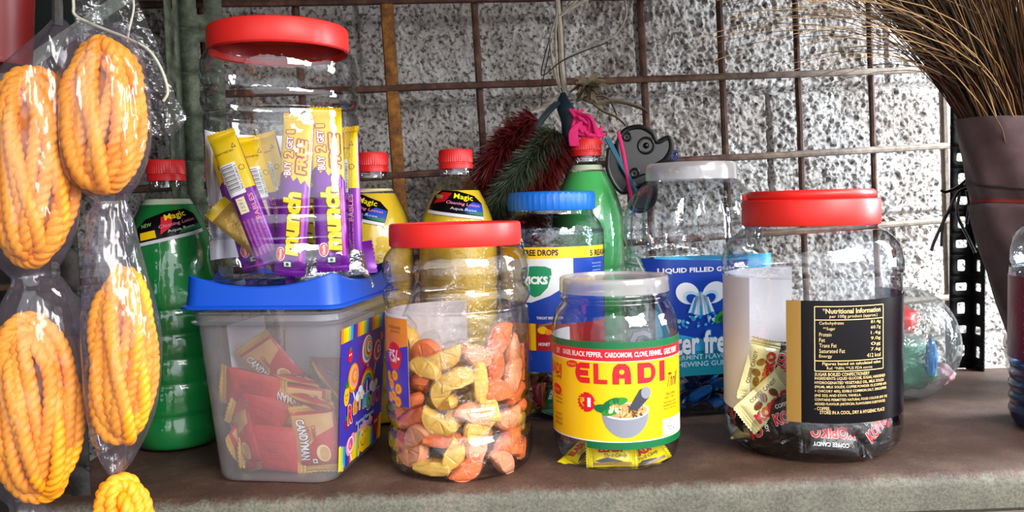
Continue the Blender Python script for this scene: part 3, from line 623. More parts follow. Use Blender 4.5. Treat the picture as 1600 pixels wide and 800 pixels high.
# ---- chewing-gum jar at the back: fluted shoulder, squarish body
GJ = (.2035, .940); GYAW = R_(11)
gjar = thing('candy_jar', 'large clear fluted jar of chewing gum with sky-blue label', 'jar', (GJ[0], GJ[1], 0), GYAW)
def gmod(a, r, z):
    e = 1 if z < .160 else max(0, 1-(z-.160)/.02); n = 2+3.2*e
    k = (abs(math.cos(a))**n+abs(math.sin(a))**n)**(-1/n)
    fl = .0050*max(0, min(1, (z-.176)/.012))*max(0, min(1, (.243-z)/.012))
    return r*k+fl*abs(math.cos(9*a))*1.2-fl*.6
GP = cr2([(0, .004), (.045, .004), (.055, .0005), (.062, .005), (.0655, .016), (.0660, .03), (.0660, .150), (.0665, .158), (.0650, .163), (.0660, .166), (.0715, .176), (.0738, .190), (.0738, .204), (.0715, .220), (.0650, .236), (.0560, .247), (.0500, .251), (.0480, .254), (.0480, .268)], 4)
m = MB(); m.lathe(GP, 'clear_pet_thick', 132, gmod); m.build('jar_body', gjar)
m = MB(); m.lathe([(.0490, .2535), (.0508, .2535), (.0506, .262), (.0504, .270), (.0490, .2722), (.0470, .2722), (.0465, .2700), (0, .2700)], 'clear_lid', 90); m.build('lid', gjar)
FY = -.0668                              # the flat printed face in jar coordinates
gi = Matrix.Rotation(-GYAW, 3, 'Z')
def gp(px, py):
    o = gi @ (Vector((0, 0, CAMZ))-Vector((GJ[0], GJ[1], 0))); v = gi @ ray(px, py); t = (FY-o.y)/v.y; q = o+v*t; return (q.x, q.z)
P = Print(); q = [gp(986, 408), gp(1192, 391)]; xl, xr = -.0668, .0640; zt = (q[0][1]+q[1][1])/2; zb = gp(1095, 586)[1]
P.rect(xl, zb, xr, zt, 'ink_cyan', 1)
P.poly([(gp(1012, 410)[0], zt-.002), (gp(1138, 410)[0], zt-.006), (gp(1170, 410)[0], zt-.006), (gp(1140, 470)[0], gp(1140, 500)[1]), (gp(1160, 520)[0], gp(1100, 545)[1]), (gp(1046, 520)[0], gp(1046, 520)[1])], 'ink_blue', 2)
P.line([(gp(1008, 410)[0], zt-.001), (gp(1046, 520)[0], gp(1046, 520)[1])], .0014, 'ink_white', 3)
P.rect(xl+.02, zb, xr, gp(1090, 548)[1], 'ink_teal', 3)
def GT(t, x0, x1, y, hpx, mat='ink_white', **k): a, b_ = gp(x0, y), gp(x1, y); P.text(t, (a[0]+b_[0])/2, gp((x0+x1)/2, y)[1], b_[0]-a[0], hpx*.00067, mat, 6, **k)
GT('LIQUID FILLED GUM', 1030, 1147, 422, 9, bold=.03)
x, y = gp(1095, 470)                     # two gum halves with a splash
for s_, rr in ((-1, .45), (1, -.45)):
    cx, cy = x+s_*.0150, y+.0085; P.ell(cx, cy, .0135, .0110, 'ink_white', 4, 22, rot=-rr); P.ell(cx-s_*.005, cy-.005, .0100, .0070, 'ink_pale_blue', 5, 20, rot=-rr); P.ell(cx-s_*.006, cy-.0065, .0080, .0050, 'ink_blue', 6, 18, rot=-rr)
for k in range(9):
    a = (k-4)/4; P.poly([(x-.002+a*.006, y+.010-abs(a)*.006), (x+.002+a*.006, y+.010-abs(a)*.006), (x+a*.013+.0018, y-.016+abs(a)*.004), (x+a*.013-.0018, y-.016+abs(a)*.004)], ('ink_pale_blue', 'ink_sky', 'ink_white')[k % 3], 7)
for k in range(40): P.ell(x+random.uniform(-.034, .034), y-.021+random.uniform(-.006, .008), random.uniform(.0008, .0028), random.uniform(.0006, .002), ('ink_sky', 'ink_pale_blue', 'ink_cyan')[k % 3], 8, 8, rot=k)
x2, y2 = gp(1124, 495); P.ell(x2, y2, .008, .0042, 'ink_leaf', 9, 16, rot=.9); P.ell(x2+.005, y2-.001, .0075, .0038, 'ink_green', 9, 16, rot=.3)
a, b_ = gp(1040, 535), gp(1172, 530); P.otext('Center fresh', (a[0]+b_[0])/2-.018, gp(1100, 534)[1], .112, .0250, 'ink_white', 'ink_sky', 10, ow=.035, bold=.03)
GT('PEPPERMINT FLAVOUR', 1036, 1150, 557, 8, 'ink_pale_blue', bold=.01); GT('CHEWING GUM', 1050, 1136, 568, 8, 'ink_pale_blue', bold=.01)
m = MB(); P.into(m, lambda x, y, l: (x, FY-l-.0002-(.0 if abs(x) < .05 else 0)+ (max(0, abs(x)-.050)**2)*30*1.0, y), .004); m.build('label', gjar)
# ---- jar cut by the right edge of the shelf
RJ = (.5490, .800)
jar = thing('candy_jar', 'clear jar with wine-red band and blue ribbed bottom beside the wrapped broom', 'jar', (RJ[0], RJ[1], 0))
RP = cr2([(0, .003), (.048, .0005), (.056, .004), (.0592, .012), (.0600, .016), (.0580, .022), (.0600, .028), (.0582, .034), (.0602, .040), (.0585, .046), (.0602, .052), (.0585, .057), (.0600, .062), (.0605, .070), (.0605, .150), (.0600, .154), (.0580, .158), (.0596, .162), (.0600, .170), (.0580, .184), (.0530, .194), (.0420, .203), (.0380, .207), (.0370, .216)], 4)
m = MB(); m.lathe(RP, 'clear_pet_thick', 72); m.build('jar_body', jar)
m = MB(); m.lathe([(a*.985, z) for a, z in RP if .002 < z < .064], 'jar_blue', 72); m.build('blue_filling', jar)
P = Print(); P.rect(-.0605*2.6, .068, .0605*2.6, .149, 'jar_wine', 1)
for k in range(16): P.text('MINT FLAVOURED SUGAR CANDY BEST BEFORE', -.062+.0006*(k % 3), .144-.0045*k, .050, .0018, 'ink_pink', 2)
m = MB(); P.into(m, cylmap(.0605), .004); m.build('label', jar)
m = MB(); jar_lid(m, .0410, .2100, .2310, 'red_lid', 80); m.build('lid', jar)

# ================================================================ blue-lidded tub
tub = thing('candy_tub', 'cloudy rectangular tub with scalloped blue lid and rainbow label', 'tub', TUB, TYAW)
def rrect(hx, hy, r, n=10):
    p = []
    for cx, cy, a0 in ((hx-r, -hy+r, -PI/2), (hx-r, hy-r, 0), (-hx+r, hy-r, PI/2), (-hx+r, -hy+r, PI)):
        for i in range(n+1): a = a0+PI/2*i/n; p.append((cx+r*math.cos(a), cy+r*math.sin(a)))
        # straight runs get intermediate points from the next corner
    q = []
    for i in range(len(p)):
        a, b_ = p[i], p[(i+1) % len(p)]; d = math.hypot(a[0]-b_[0], a[1]-b_[1]); k = 12 if d > .02 else 1
        for j in range(k): q.append((a[0]+(b_[0]-a[0])*j/k, a[1]+(b_[1]-a[1])*j/k))
    return q
def loft(m, rings, mat, close0=False, close1=False):
    n = len(rings[0]); vs = [p for r in rings for p in r]; fs = []
    for k in range(len(rings)-1):
        for i in range(n): j = (i+1) % n; fs.append((k*n+i, k*n+j, (k+1)*n+j, (k+1)*n+i))
    if close0: fs.append(list(range(n))[::-1])
    if close1: fs.append([(len(rings)-1)*n+i for i in range(n)])
    m.add(vs, fs, mat)
BX, BY, TX, TY, TH = .0525, .066, .0640, .0780, .150
def tsec(z, grow=0):
    t = z/TH; return [(x, y, z) for x, y in rrect(BX+(TX-BX)*t+grow, BY+(TY-BY)*t+grow, .016+.004*t)]
m = MB()
base = [(x, y, .0035) for x, y in rrect(BX-.012, BY-.012, .012)]
loft(m, [base, [(x, y, .0008) for x, y in rrect(BX-.008, BY-.008, .013)], [(x, y, .0018) for x, y in rrect(BX-.002, BY-.002, .016)], tsec(.006), tsec(.03), tsec(.07), tsec(.11), tsec(.136), tsec(.1365, .0035), tsec(.1385, .0042), tsec(.1395, .0015), tsec(.1445, .0008), tsec(.1455, .0022), tsec(.1475, .0026)], 'cloudy_tub', close0=True)
m.build('tub_body', tub)
m = MB(); LXY = (TX+.0030, TY+.0030)
def lsec(g, zf): return [(x, y, zf(x, y)) for x, y in rrect(LXY[0]+g, LXY[1]+g, .015)]
def crest(x, y):
    e = min(abs(x)/LXY[0], 1); f = min(abs(y)/LXY[1], 1)
    if abs(y)/LXY[1] > abs(x)/LXY[0]: return .1680+.0130*e**2.2
    return .1680+.0130*f**2.2
loft(m, [lsec(-.0015, lambda x, y: .1500), lsec(.0042, lambda x, y: .1500), lsec(.0045, lambda x, y: .1522), lsec(.0012, lambda x, y: .1530), lsec(.0004, lambda x, y: .158), lsec(-.0008, lambda x, y: crest(x, y)-.0012), lsec(-.0022, crest), lsec(-.0036, lambda x, y: crest(x, y)-.0012), lsec(-.006, lambda x, y: .1662), lsec(-.0075, lambda x, y: .1655)], 'blue_lid', close1=True)
m.build('lid', tub)
m = MB(); m.grid(lambda u, v: (-BX+.006+(2*BX-.012)*u+.004*(v-.3)*(u-.5), BY-.0025+.0125*v, .010+.118*v), 6, 6, 'white_paper'); m.grid(lambda u, v: (-BX+.0030-.0105*v, BY-.012-.075*u, .010+.118*v), 6, 6, 'white_paper'); m.build('paper_liner', tub)
# rainbow label on the right-hand face
P = Print(); W2, Z0, Z1 = .0560, .008, .1300; RB = ['ink_red', 'ink_orange', 'ink_yellow', 'ink_leaf', 'ink_sky', 'ink_blue', 'ink_purple']
P.rect(-W2, Z0, W2, Z1, 'ink_violet', 1)
LB = ['ink_orange', 'ink_yellow', 'ink_lemon', 'ink_pale_green', 'ink_sky', 'ink_blue', 'ink_purple']
for k in range(21): x = -W2+2*W2*k/21; P.rect(x, Z1-.0125, x+2*W2/21+.00005, Z1, LB[k % 7], 2); P.rect(x, Z0, x+2*W2/21+.00005, Z0+.022-.004*math.sin(k*.5), LB[(k+2) % 7], 2)
def swirl(cx, cy, r, cols, l):
    for k, c in enumerate(cols*2): P.ell(cx+r*.06*k, cy+r*.03*k, r*(1-k/(2*len(cols))), r*(1-k/(2*len(cols))), c, l+k, 22)
P.ell(.004, .084, .026, .022, 'ink_purple', 2)
P.line([(-.028, .075), (-.016, .056)], .0022, 'ink_white', 3); P.line([(.010, .098), (.010, .060)], .0022, 'ink_white', 3); P.line([(.034, .092), (.022, .060)], .0022, 'ink_white', 3)
swirl(-.026, .083, .0130, ['ink_orange', 'ink_yellow', 'ink_pink'], 4); swirl(.006, .102, .0145, ['ink_red', 'ink_white', 'ink_sky', 'ink_yellow'], 4); swirl(.034, .096, .0115, ['ink_hot_pink', 'ink_white', 'ink_red'], 4)
for k, c in enumerate(RB[:6]): P.ring(.008, .066, .008+.0020*(5-k), .010+.0020*(5-k), c, 12, 24, 0, PI)
for dx, dy, r in ((-.016, .064, .006), (-.010, .068, .006), (-.004, .063, .005), (.020, .066, .006), (.027, .063, .006), (.032, .066, .005)): P.ell(dx, dy, r, r*.8, 'ink_white', 13, 14)
for k, ch in enumerate('Rainbow'):
    P.otext(ch, -.034+.0115*k+(.002 if k > 2 else 0), .053+.0035*math.sin(k*.9)+.0006*k, .0105 if ch != 'i' else .004, .0165 if ch in 'Rb' else .0125, ['ink_red', 'ink_orange', 'ink_yellow', 'ink_sky', 'ink_leaf', 'ink_hot_pink', 'ink_purple'][k], 'ink_white', 15, ow=.06, bold=.05)
P.text('Assorted Flavoured', .004, .0405, .048, .0036, 'ink_pale_blue', 15, bold=.02); P.otext('Lollipop', .006, .0335, .040, .0082, 'ink_pink', 'ink_white', 15, ow=.05, bold=.02)
# cheery fruit
P.ell(-.035, .104, .0055, .0060, 'ink_red', 4, 16); P.ell(-.035, .110, .003, .0015, 'ink_leaf', 5, 8); P.ell(-.0368, .105, .0009, .0012, 'ink_white', 5, 8); P.ell(-.0332, .105, .0009, .0012, 'ink_white', 5, 8)
P.ell(-.041, .070, .0062, .0085, 'ink_yellow', 4, 18); [P.poly([(-.041-.002+.001*k, .077), (-.041+.001*k, .077), (-.041+(k-2)*.0035, .087-abs(k-2)*.0015)], 'ink_leaf', 5) for k in range(5)]; P.ell(-.043, .071, .0008, .0012, 'ink_black', 5, 8); P.ell(-.039, .071, .0008, .0012, 'ink_black', 5, 8); P.ring(-.041, .0685, .0018, .0024, 'ink_brown', 5, 10, PI, 2*PI)
P.ell(-.038, .046, .0050, .0052, 'ink_deep_red', 4, 16); P.ell(-.038, .051, .0055, .0025, 'ink_leaf', 5, 12); P.ell(.045, .108, .004, .0045, 'ink_orange', 4, 14); P.ell(.048, .047, .003, .004, 'ink_red', 4, 12)
P.ell(-.031, .0235, .0092, .0082, 'ink_pink', 6, 18); P.ell(-.0235, .0275, .0065, .0062, 'ink_pink', 6, 16); P.ring(-.029, .0245, .003, .0042, 'ink_hot_pink', 7, 18); P.ring(-.029, .0245, .006, .0072, 'ink_white', 7, 18); P.line([(-.028, .016), (-.024, .009)], .0018, 'ink_white', 5)
P.ell(.004, .0215, .0125, .0130, 'ink_yellow', 8, 24); P.ell(-.0005, .0255, .0024, .0034, 'ink_white', 9, 12); P.ell(0, .0250, .0012, .0019, 'ink_black', 10, 10); P.line([(.0065, .0255), (.011, .0265)], .0009, 'ink_black', 9); P.ring(.004, .021, .0058, .0068, 'ink_brown', 9, 14, PI*1.05, 1.95*PI); P.ell(-.008, .0115, .0035, .0040, 'ink_yellow', 9, 12); P.line([(.014, .026), (.020, .034)], .003, 'ink_yellow', 8); P.ell(.021, .036, .003, .0035, 'ink_yellow', 8, 10)
P.ell(.038, .025, .0080, .0105, 'ink_deep_red', 6, 18); P.ell(.036, .028, .0014, .0018, 'ink_white', 7, 8); P.ell(.041, .028, .0014, .0018, 'ink_white', 7, 8)
m = MB(); P.into(m, lambda y, z, l: (BX+(TX-BX)*z/TH+.0004+l*.8, y*(1+.10*z/TH), z)); m.build('label', tub)

# ================================================================ floor-cleaner bottles
BP = [(0, .006), (.022, .004), (.032, .0005), (.0385, .004), (.0412, .013), (.0416, .022), (.0405, .034), (.0416, .040), (.0416, .060), (.0403, .066), (.0416, .072), (.0416, .084), (.0403, .090), (.0416, .096), (.0416, .108), (.0403, .114), (.0416, .120), (.0416, .132), (.0403, .138), (.0416, .144), (.0418, .170), (.0412, .190),
      (.0385, .206), (.0330, .222), (.0260, .236), (.0205, .246), (.0170, .253), (.0160, .258), (.0160, .276)]
def bottle(label, loc, s, sz, liq, level, foam, rotz=0, lift=0):
    r = thing('cleaner_bottle', label, 'bottle', loc, rotz, 'floor-cleaner bottles along the back of the shelf')
    pr = [(a*s, z*sz) for a, z in cr2(BP, 4)]
    dent = lambda a, rr, z: rr*(1+.018*noise.noise((math.sin(a)*2.2+loc[0]*9, math.cos(a)*2.2, z*28))*(1 if .02 < z < .2 else 0))
    m = MB(); m.lathe(pr, 'clear_pet', 64, dent); m.lathe([(.0160*s, .2565*sz), (.0190*s, .257*sz), (.0190*s, .2585*sz), (.0160*s, .259*sz)], 'clear_pet', 48); m.build('bottle_body', r)
    m = MB(); L = [(a*.972, max(z, .003)) for a, z in pr if z < level]; L += [(rad_at(pr, level)*.972, level), (0, level)]
    m.lathe(L, liq, 64, dent); m.build('liquid', r)
    if foam:
        m = MB(); L = [(a*.976, z) for a, z in pr if level+.0005 < z < level+foam]; m.lathe(L, 'foam' if 'yellow' not in liq else 'foam_yellow', 48); m.build('foam_film', r)
    m = MB(); z0 = .2615*sz; cr_ = .0178*s
    m.lathe([(cr_*.9, z0), (cr_, z0), (cr_*1.01, z0+.0045), (cr_*.96, z0+.0052), (cr_*.96, z0+.0062), (cr_, z0+.007), (cr_*.99, z0+.0185), (cr_*.93, z0+.0205), (cr_*.80, z0+.0208), (0, z0+.0208)], 'cap_red', 96, lambda a, q, z: q*(1+.014*math.cos(48*a)) if z0+.0065 < z < z0+.0186 and q > cr_*.95 else q)
    m.build('cap', r); return r, pr
def shoulder_label(r, pr, zc, ac, tilt, kind):
    P = Print(); P.poly([(-.030, -.012), (.030, -.012), (.031, .004), (.022, .012), (0, .0145), (-.022, .012), (-.031, .004)], 'ink_label_black', 1)
    P.poly([(-.030, -.0155), (.030, -.0155), (.030, -.012), (-.030, -.012)], 'ink_pale_grey', 1)
    if kind == 'g': P.poly([(-.010, -.008), (-.006, .010), (.006, .010), (.001, -.002)], 'ink_red', 2); P.rect(-.028, -.010, -.014, -.002, 'ink_yellow', 2); P.poly([(.004, -.011), (.029, -.011), (.029, -.006), (.010, -.006)], 'ink_green', 2)
    else: P.poly([(-.026, -.004), (-.020, .010), (-.006, .011), (-.012, .0)], 'ink_deep_red', 2); P.poly([(.008, -.008), (.030, -.012), (.030, .003), (.018, .004)], 'ink_blue', 2); P.poly([(.010, -.0105), (.029, -.0115), (.029, -.0065)], 'ink_green', 3)
    P.text('Magic', .008, .0072, .022, .0082, 'ink_lemon', 4, bold=.01); P.text('Cleaning Lotion', .008, -.0005, .036, .0044, 'ink_pink', 4, shear=.2); P.text('Aqua Rose', .009, -.0068, .026, .0040, 'ink_pale_grey', 4)
    P.text('NEW', -.021, .0045, .010, .004, 'ink_pale_green', 4)
    c, s_ = math.cos(tilt), math.sin(tilt)
    def mp(x, y, l):
        X, Y = x*c-y*s_, x*s_+y*c; z = zc+Y*.90; q = rad_at(pr, z)+.0006+l; a = ac+X/max(rad_at(pr, zc)*1.02, .01); return (q*math.sin(a), -q*math.cos(a), z+l*.5)
    m = MB(); P.into(m, mp, .003, .0002*.8, .003); m.build('label', r)
b1, pr1 = bottle('bottle of green floor cleaner beside the hanging rope bags', (-.3385, .823, 0), 1, 1, 'liquid_green', .238, .008, 0); shoulder_label(b1, pr1, .219, .42, R_(14), 'g')
b2, pr2 = bottle('bottle of yellow floor cleaner partly behind the jar of wafer bars', (-.1500, .905, 0), 1.03, 1.03, 'liquid_yellow', .246, .006, 0); shoulder_label(b2, pr2, .232, -.30, R_(-16), 'y')
b3, pr3 = bottle('bottle of yellow floor cleaner behind the jelly-slice jar', (-.0585, .905, 0), 1.03, 1.035, 'liquid_yellow', .247, .003, 0); shoulder_label(b3, pr3, .2335, .02, R_(-10), 'y')
b4, pr4 = bottle('tall bottle of pale green floor cleaner under the pink yarn', (.0935, 1.020, 0), 1.06, 1.10, 'liquid_mint', .268, .010, 0)
# ---- clear round bag of plastic bits at the back right
BG = Vector((.4440, .940, .0625))
r = thing('plastic_bag', 'round clear plastic bag holding red, green and blue pieces', 'bag', (BG.x, BG.y, 0))
m = MB(); wr = lambda d: 1+.03*noise.noise(d*2.2)+.025*abs(noise.noise(d*5+Vector((3, 1, 2))))
m.ball((0, 0, .0625), (.060, .055, .0640), 'ball_film', 64, 40, wr); m.build('film', r)
def blob(name, label, cat, c, sc, mat, seed, fold=.18):
    m = MB(); m.ball((0, 0, 0), sc, mat, 32, 20, lambda d: 1+fold*noise.noise(d*2.4+Vector((seed, 0, 0)))+fold*.6*abs(noise.noise(d*5+Vector((0, seed, 0))))); o = m.build(name, None, c); tag(o, label, cat, 'plastic pieces inside the round clear bag'); return o
blob('plastic_piece', 'bright red plastic piece at the top of the round clear bag', 'plastic piece', (BG.x-.018, BG.y-.022, .092), (.022, .018, .016), 'toy_red', 1)
blob('plastic_piece', 'large dark green plastic piece low in the round clear bag', 'plastic piece', (BG.x-.008, BG.y-.008, .040), (.036, .030, .028), 'toy_green', 4, .3)
blob('plastic_piece', 'slim blue plastic piece leaning in front of the green one in bag', 'plastic piece', (BG.x+.012, BG.y-.038, .052), (.0055, .006, .021), 'toy_blue', 6)
blob('plastic_piece', 'dull pink plastic piece at the lower right of the round bag', 'plastic piece', (BG.x+.030, BG.y-.018, .030), (.015, .014, .012), 'toy_pink', 9, .3)

# ================================================================ wrapped sweets
def pil(x, y, L, W, T, sd):
    a = max(0, 1-abs(2*x/L)**3.2)**.55; b_ = max(0, 1-abs(2*y/W)**2.6)**.5
    return T/2*a*b_*(1+.14*noise.noise((x*140+sd, y*140, sd)))+.00015
def sweet(name, L, W, T, mat, endmat, art=None, back=None, sd=1.0, e=.006, crimp=True):
    m = MB(); Lb = L-2*e
    for s_ in (1, -1): m.grid(lambda u, v: ((u-.5)*Lb, (v-.5)*W, s_*pil((u-.5)*Lb, (v-.5)*W, Lb, W, T, sd)), 23, 17, mat)
    if art: art.into(m, lambda x, y, l: (x, y, pil(x, y, Lb, W, T, sd)+.0002+l), .003, .00020, .003)
    if back: back.into(m, lambda x, y, l: (-x, y, -pil(-x, y, Lb, W, T, sd)-.0002-l), .003, .00020, .003)
    o = m.build(name)
    for s_ in (1, -1):
        m = MB(); ny = 21
        def g(u, v):
            y = (v-.5)*W*1.02; k = int(round(v*(ny-1))); x = s_*(Lb/2-.0002+(e+(.0011 if k % 2 else 0))*u)
            return (x, y, .0006*math.sin(u*14)*(1 if u < 1 else .3)+.0018*math.sin(v*5+sd+s_)*u)
        m.grid(g, 7, ny, endmat); c = m.build('crimped_end', o)
    return o
def A_toffee():
    P = Print(); P.rect(-.024, -.019, .024, .019, 'wrap_red', 0); P.poly([(-.022, -.0185), (-.022, .0185), (-.010, .0185), (-.004, .004), (.006, -.006), (.022, -.0185)], 'ink_tan', 1)
    P.otext('CANDYMAN', -.001, -.0105, .036, .0085, 'ink_white', 'ink_navy', 2, ow=.05, bold=.03, arch=.002); P.text('CREME', -.007, .0015, .012, .0040, 'ink_deep_red', 2, bold=.03); P.text('LACTO', -.006, -.0035, .012, .0036, 'ink_deep_red', 2, bold=.03)
    P.ell(.012, .007, .0078, .0060, 'ink_pale_gold', 2, 20); P.ell(.012, .008, .0060, .0040, 'ink_tan', 3, 18); P.rect(.0165, -.004, .0205, .0, 'ink_white', 3); P.ell(.0185, -.002, .0012, .0012, 'ink_green', 4, 10)
    B = Print(); B.rect(-.014, -.012, .014, .012, 'wrap_red', 0)
    for k in range(6): B.text(('INGREDIENTS SUGAR', 'LIQUID GLUCOSE', 'MILK SOLIDS', 'VEGETABLE FAT', 'SALT', 'BEST BEFORE')[k], 0, .008-.003*k, .022, .0015, 'ink_maroon', 1)
    return P, B
def A_coffee(dark=True):
    P = Print(); fg = 'ink_red'
    P.otext('KOPIKO', 0, -.002 if dark else -.006, .037, .0105, fg, 'ink_white' if dark else 'ink_maroon', 1, ow=.03, bold=.04); P.text('COFFEE CANDY', .002, .0085 if dark else .011, .030, .0036, 'ink_white' if dark else 'ink_brown', 1, bold=.02)
    if not dark:
        for x, y, q in ((-.010, .004, .3), (-.002, .006, 1.2), (.008, .004, 2)): P.ell(x, y, .0048, .0032, 'ink_brown', 2, 14, rot=q); P.line([(x-.004*math.cos(q), y-.004*math.sin(q)), (x+.004*math.cos(q), y+.004*math.sin(q))], .0006, 'ink_maroon', 3)
    else: P.ell(.015, -.0105, .0042, .0022, 'ink_red', 1, 14)
    return P, P
def A_spice():
    P = Print(); P.rect(-.021, -.0125, .021, -.0095, 'ink_gold', 1); P.text('ELADI', -.002, .0045, .026, .0075, 'ink_red', 2, bold=.05); P.text('Thrill Candy', .003, -.003, .026, .0050, 'ink_brown', 2, shear=.3); P.poly([(-.02, -.008), (-.006, -.0045), (.012, -.009), (-.004, -.012)], 'ink_dark_grey', 1)
    return P, P
def A_drop(t):
    P = Print(); P.ell(0, 0, .009, .005, 'ink_gold' if t else 'ink_pale_green', 1, 16); P.ell(.003, .001, .004, .0025, 'ink_yellow' if t else 'ink_leaf', 2, 12); P.text('VICKS', -.001, -.007, .014, .0035, 'ink_white', 2, bold=.03); return P, P
def A_gum(t):
    P = Print(); P.poly([(-.014, -.011), (.004, -.011), (.012, .011), (-.008, .011)], 'ink_navy' if t else 'ink_sky', 1); P.text('Center fresh', 0, 0, .024, .0055, 'ink_white', 2, bold=.02); P.ell(.009, .007, .004, .0025, 'ink_pale_blue', 2, 12); return P, P
PROTO = {}
def proto(k):
    if k in PROTO: return dup(PROTO[k])
    if k == 'toffee': P, B = A_toffee(); o = sweet('toffee', .060, .040, .011, 'wrap_red', 'wrap_gold', P, B, 2.0)
    elif k == 'coffee_dark': P, B = A_coffee(); o = sweet('coffee_candy', .056, .032, .010, 'wrap_black', 'wrap_black', P, B, 3.0)
    elif k == 'coffee_cream': P, B = A_coffee(False); o = sweet('coffee_candy', .056, .032, .010, 'wrap_cream', 'wrap_cream', P, B, 4.0)
    elif k == 'spice': P, B = A_spice(); o = sweet('spice_candy', .056, .028, .009, 'wrap_yellow', 'wrap_yellow', P, B, 5.0)
    elif k.startswith('drop'): P, B = A_drop(k[-1] != 'g'); o = sweet('cough_drop', .042, .026, .012, {'a': 'wrap_amber', 'g': 'wrap_green', 'c': 'wrap_crimson'}[k[-1]], {'a': 'wrap_gold', 'g': 'wrap_green', 'c': 'wrap_amber'}[k[-1]], P, B, 6.0)
    elif k.startswith('gum'): P, B = A_gum(k[-1] == 'b'); o = sweet('chewing_gum', .042, .028, .013, 'wrap_blue' if k[-1] == 'b' else 'wrap_navy', 'wrap_blue' if k[-1] == 'b' else 'wrap_navy', P, B, 7.0)
    elif k.startswith('jelly'): o = jelly(k[-1])
    PROTO[k] = o; return o
def jelly(c):
    mat = {'o': 'jelly_orange', 'y': 'jelly_yellow', 'p': 'jelly_peach'}[c]; m = MB(); R, T = .0172, .0118; nr, na = 10, 61
    for s_ in (1, -1):
        def g(u, v):
            a = PI*v; rr = R*(u if u < .9 else .9+.1*(u-.9)/.1)
            edge = min(1, (1-u)/.16, a/.22, (PI-a)/.22) if u < 1 else 0
            seg = abs(math.sin(a*2.5)); z = T/2*(.35+.65*max(edge, 0)**.5)*(1-.20*max(0, 1-seg*3.2)*(.15 < u < .74)-.16*max(0, 1-abs(u-.76)/.06))
            if u > .999: z = T/2*.35
            return (rr*math.cos(a), rr*math.sin(a)-R*.42, s_*z)
        m.grid(g, nr, na, mat)
    pts = [(R*math.cos(PI*i/40), R*math.sin(PI*i/40)-R*.42) for i in range(41)]; pts.append((0, -R*.42))
    n = len(pts); m.add([(x, y, -T/2*.36) for x, y in pts]+[(x, y, T/2*.36) for x, y in pts], [(i, (i+1) % n, n+(i+1) % n, n+i) for i in range(n)], mat)
    o = m.build('jelly_candy')
    w_ = MB(); L, W = .044, .026                                     # crinkly clear twist of film
    for s_ in (1, -1):
        def g(u, v):
            x, y = (u-.5)*L, (v-.5)*W*(1-.25*abs(2*u-1)**3); z = (T/2+.0012)*max(0, 1-abs(2*x/L)**3)**.6*max(0, 1-abs(2*(v-.5))**3)**.5
            return (x, y+.0005, s_*(z+.0016*noise.noise((x*170, y*170, s_*3))*(1 if abs(u-.5) < .48 else .5)))
        w_.grid(g, 20, 12, 'candy_film')
    w_.build('clear_wrapper', o); return o
ORD = ['lowest', 'second lowest', 'third from bottom', 'fourth from bottom', 'fifth from bottom', 'sixth from bottom', 'seventh from bottom', 'eighth from bottom', 'ninth from bottom', 'tenth from bottom', 'eleventh from bottom', 'twelfth from bottom', 'thirteenth from bottom', 'fourteenth from bottom', 'fifteenth from bottom', 'sixteenth from bottom', 'seventeenth from bottom', 'eighteenth from bottom']
SEC = ['front middle', 'front right', 'right side', 'back right', 'back middle', 'back left', 'left side', 'front left']
def pile(rows, kinds, desc, jarname, cat, group, org, yaw=0, keep=None, mir=1):
    """place sweets at settled positions; each is told apart by where in the heap it lies"""
    cnt = {}; Rz = Matrix.Rotation(yaw, 4, 'Z')
    for i, r in enumerate(rows):
        x, y, z = r[:3]
        if keep and not keep(x, y, z): continue
        k = kinds[i % len(kinds)]; o = proto(k)
        o.matrix_world = Matrix.Translation(Vector(org)) @ Rz @ Matrix.Translation((x, y, z)) @ Quaternion(r[3:7]).to_matrix().to_4x4()
        if k.startswith('jelly') and y < -.02 and i % 5 in (0, 2, 3):      # many slices lie flat against the jar wall, cut face outwards
            a_ = math.atan2(x, -y); n_ = Vector((math.sin(a_), -math.cos(a_), .12*math.sin(i*2.1))).normalized(); t_ = n_.orthogonal().normalized(); q_ = Matrix.Rotation(i*2.4, 3, n_); t_ = q_ @ t_
            o.matrix_world = Matrix.Translation(Vector(org)+Vector((.0525*math.sin(a_), -.0525*math.cos(a_), z))) @ Matrix((t_, n_.cross(t_), n_)).transposed().to_4x4()
        s_ = SEC[int(((math.atan2(x, -y)+PI/8) % (2*PI))/(PI/4))] if math.hypot(x, y) > .018 else 'centre'
        d = desc[k]; c = cnt.get((d, s_), 0); cnt[(d, s_)] = c+1
        tag(o, '%s, %s of its colour at %s in %s' % (d, ORD[min(c, 17)], s_, jarname), cat, group)
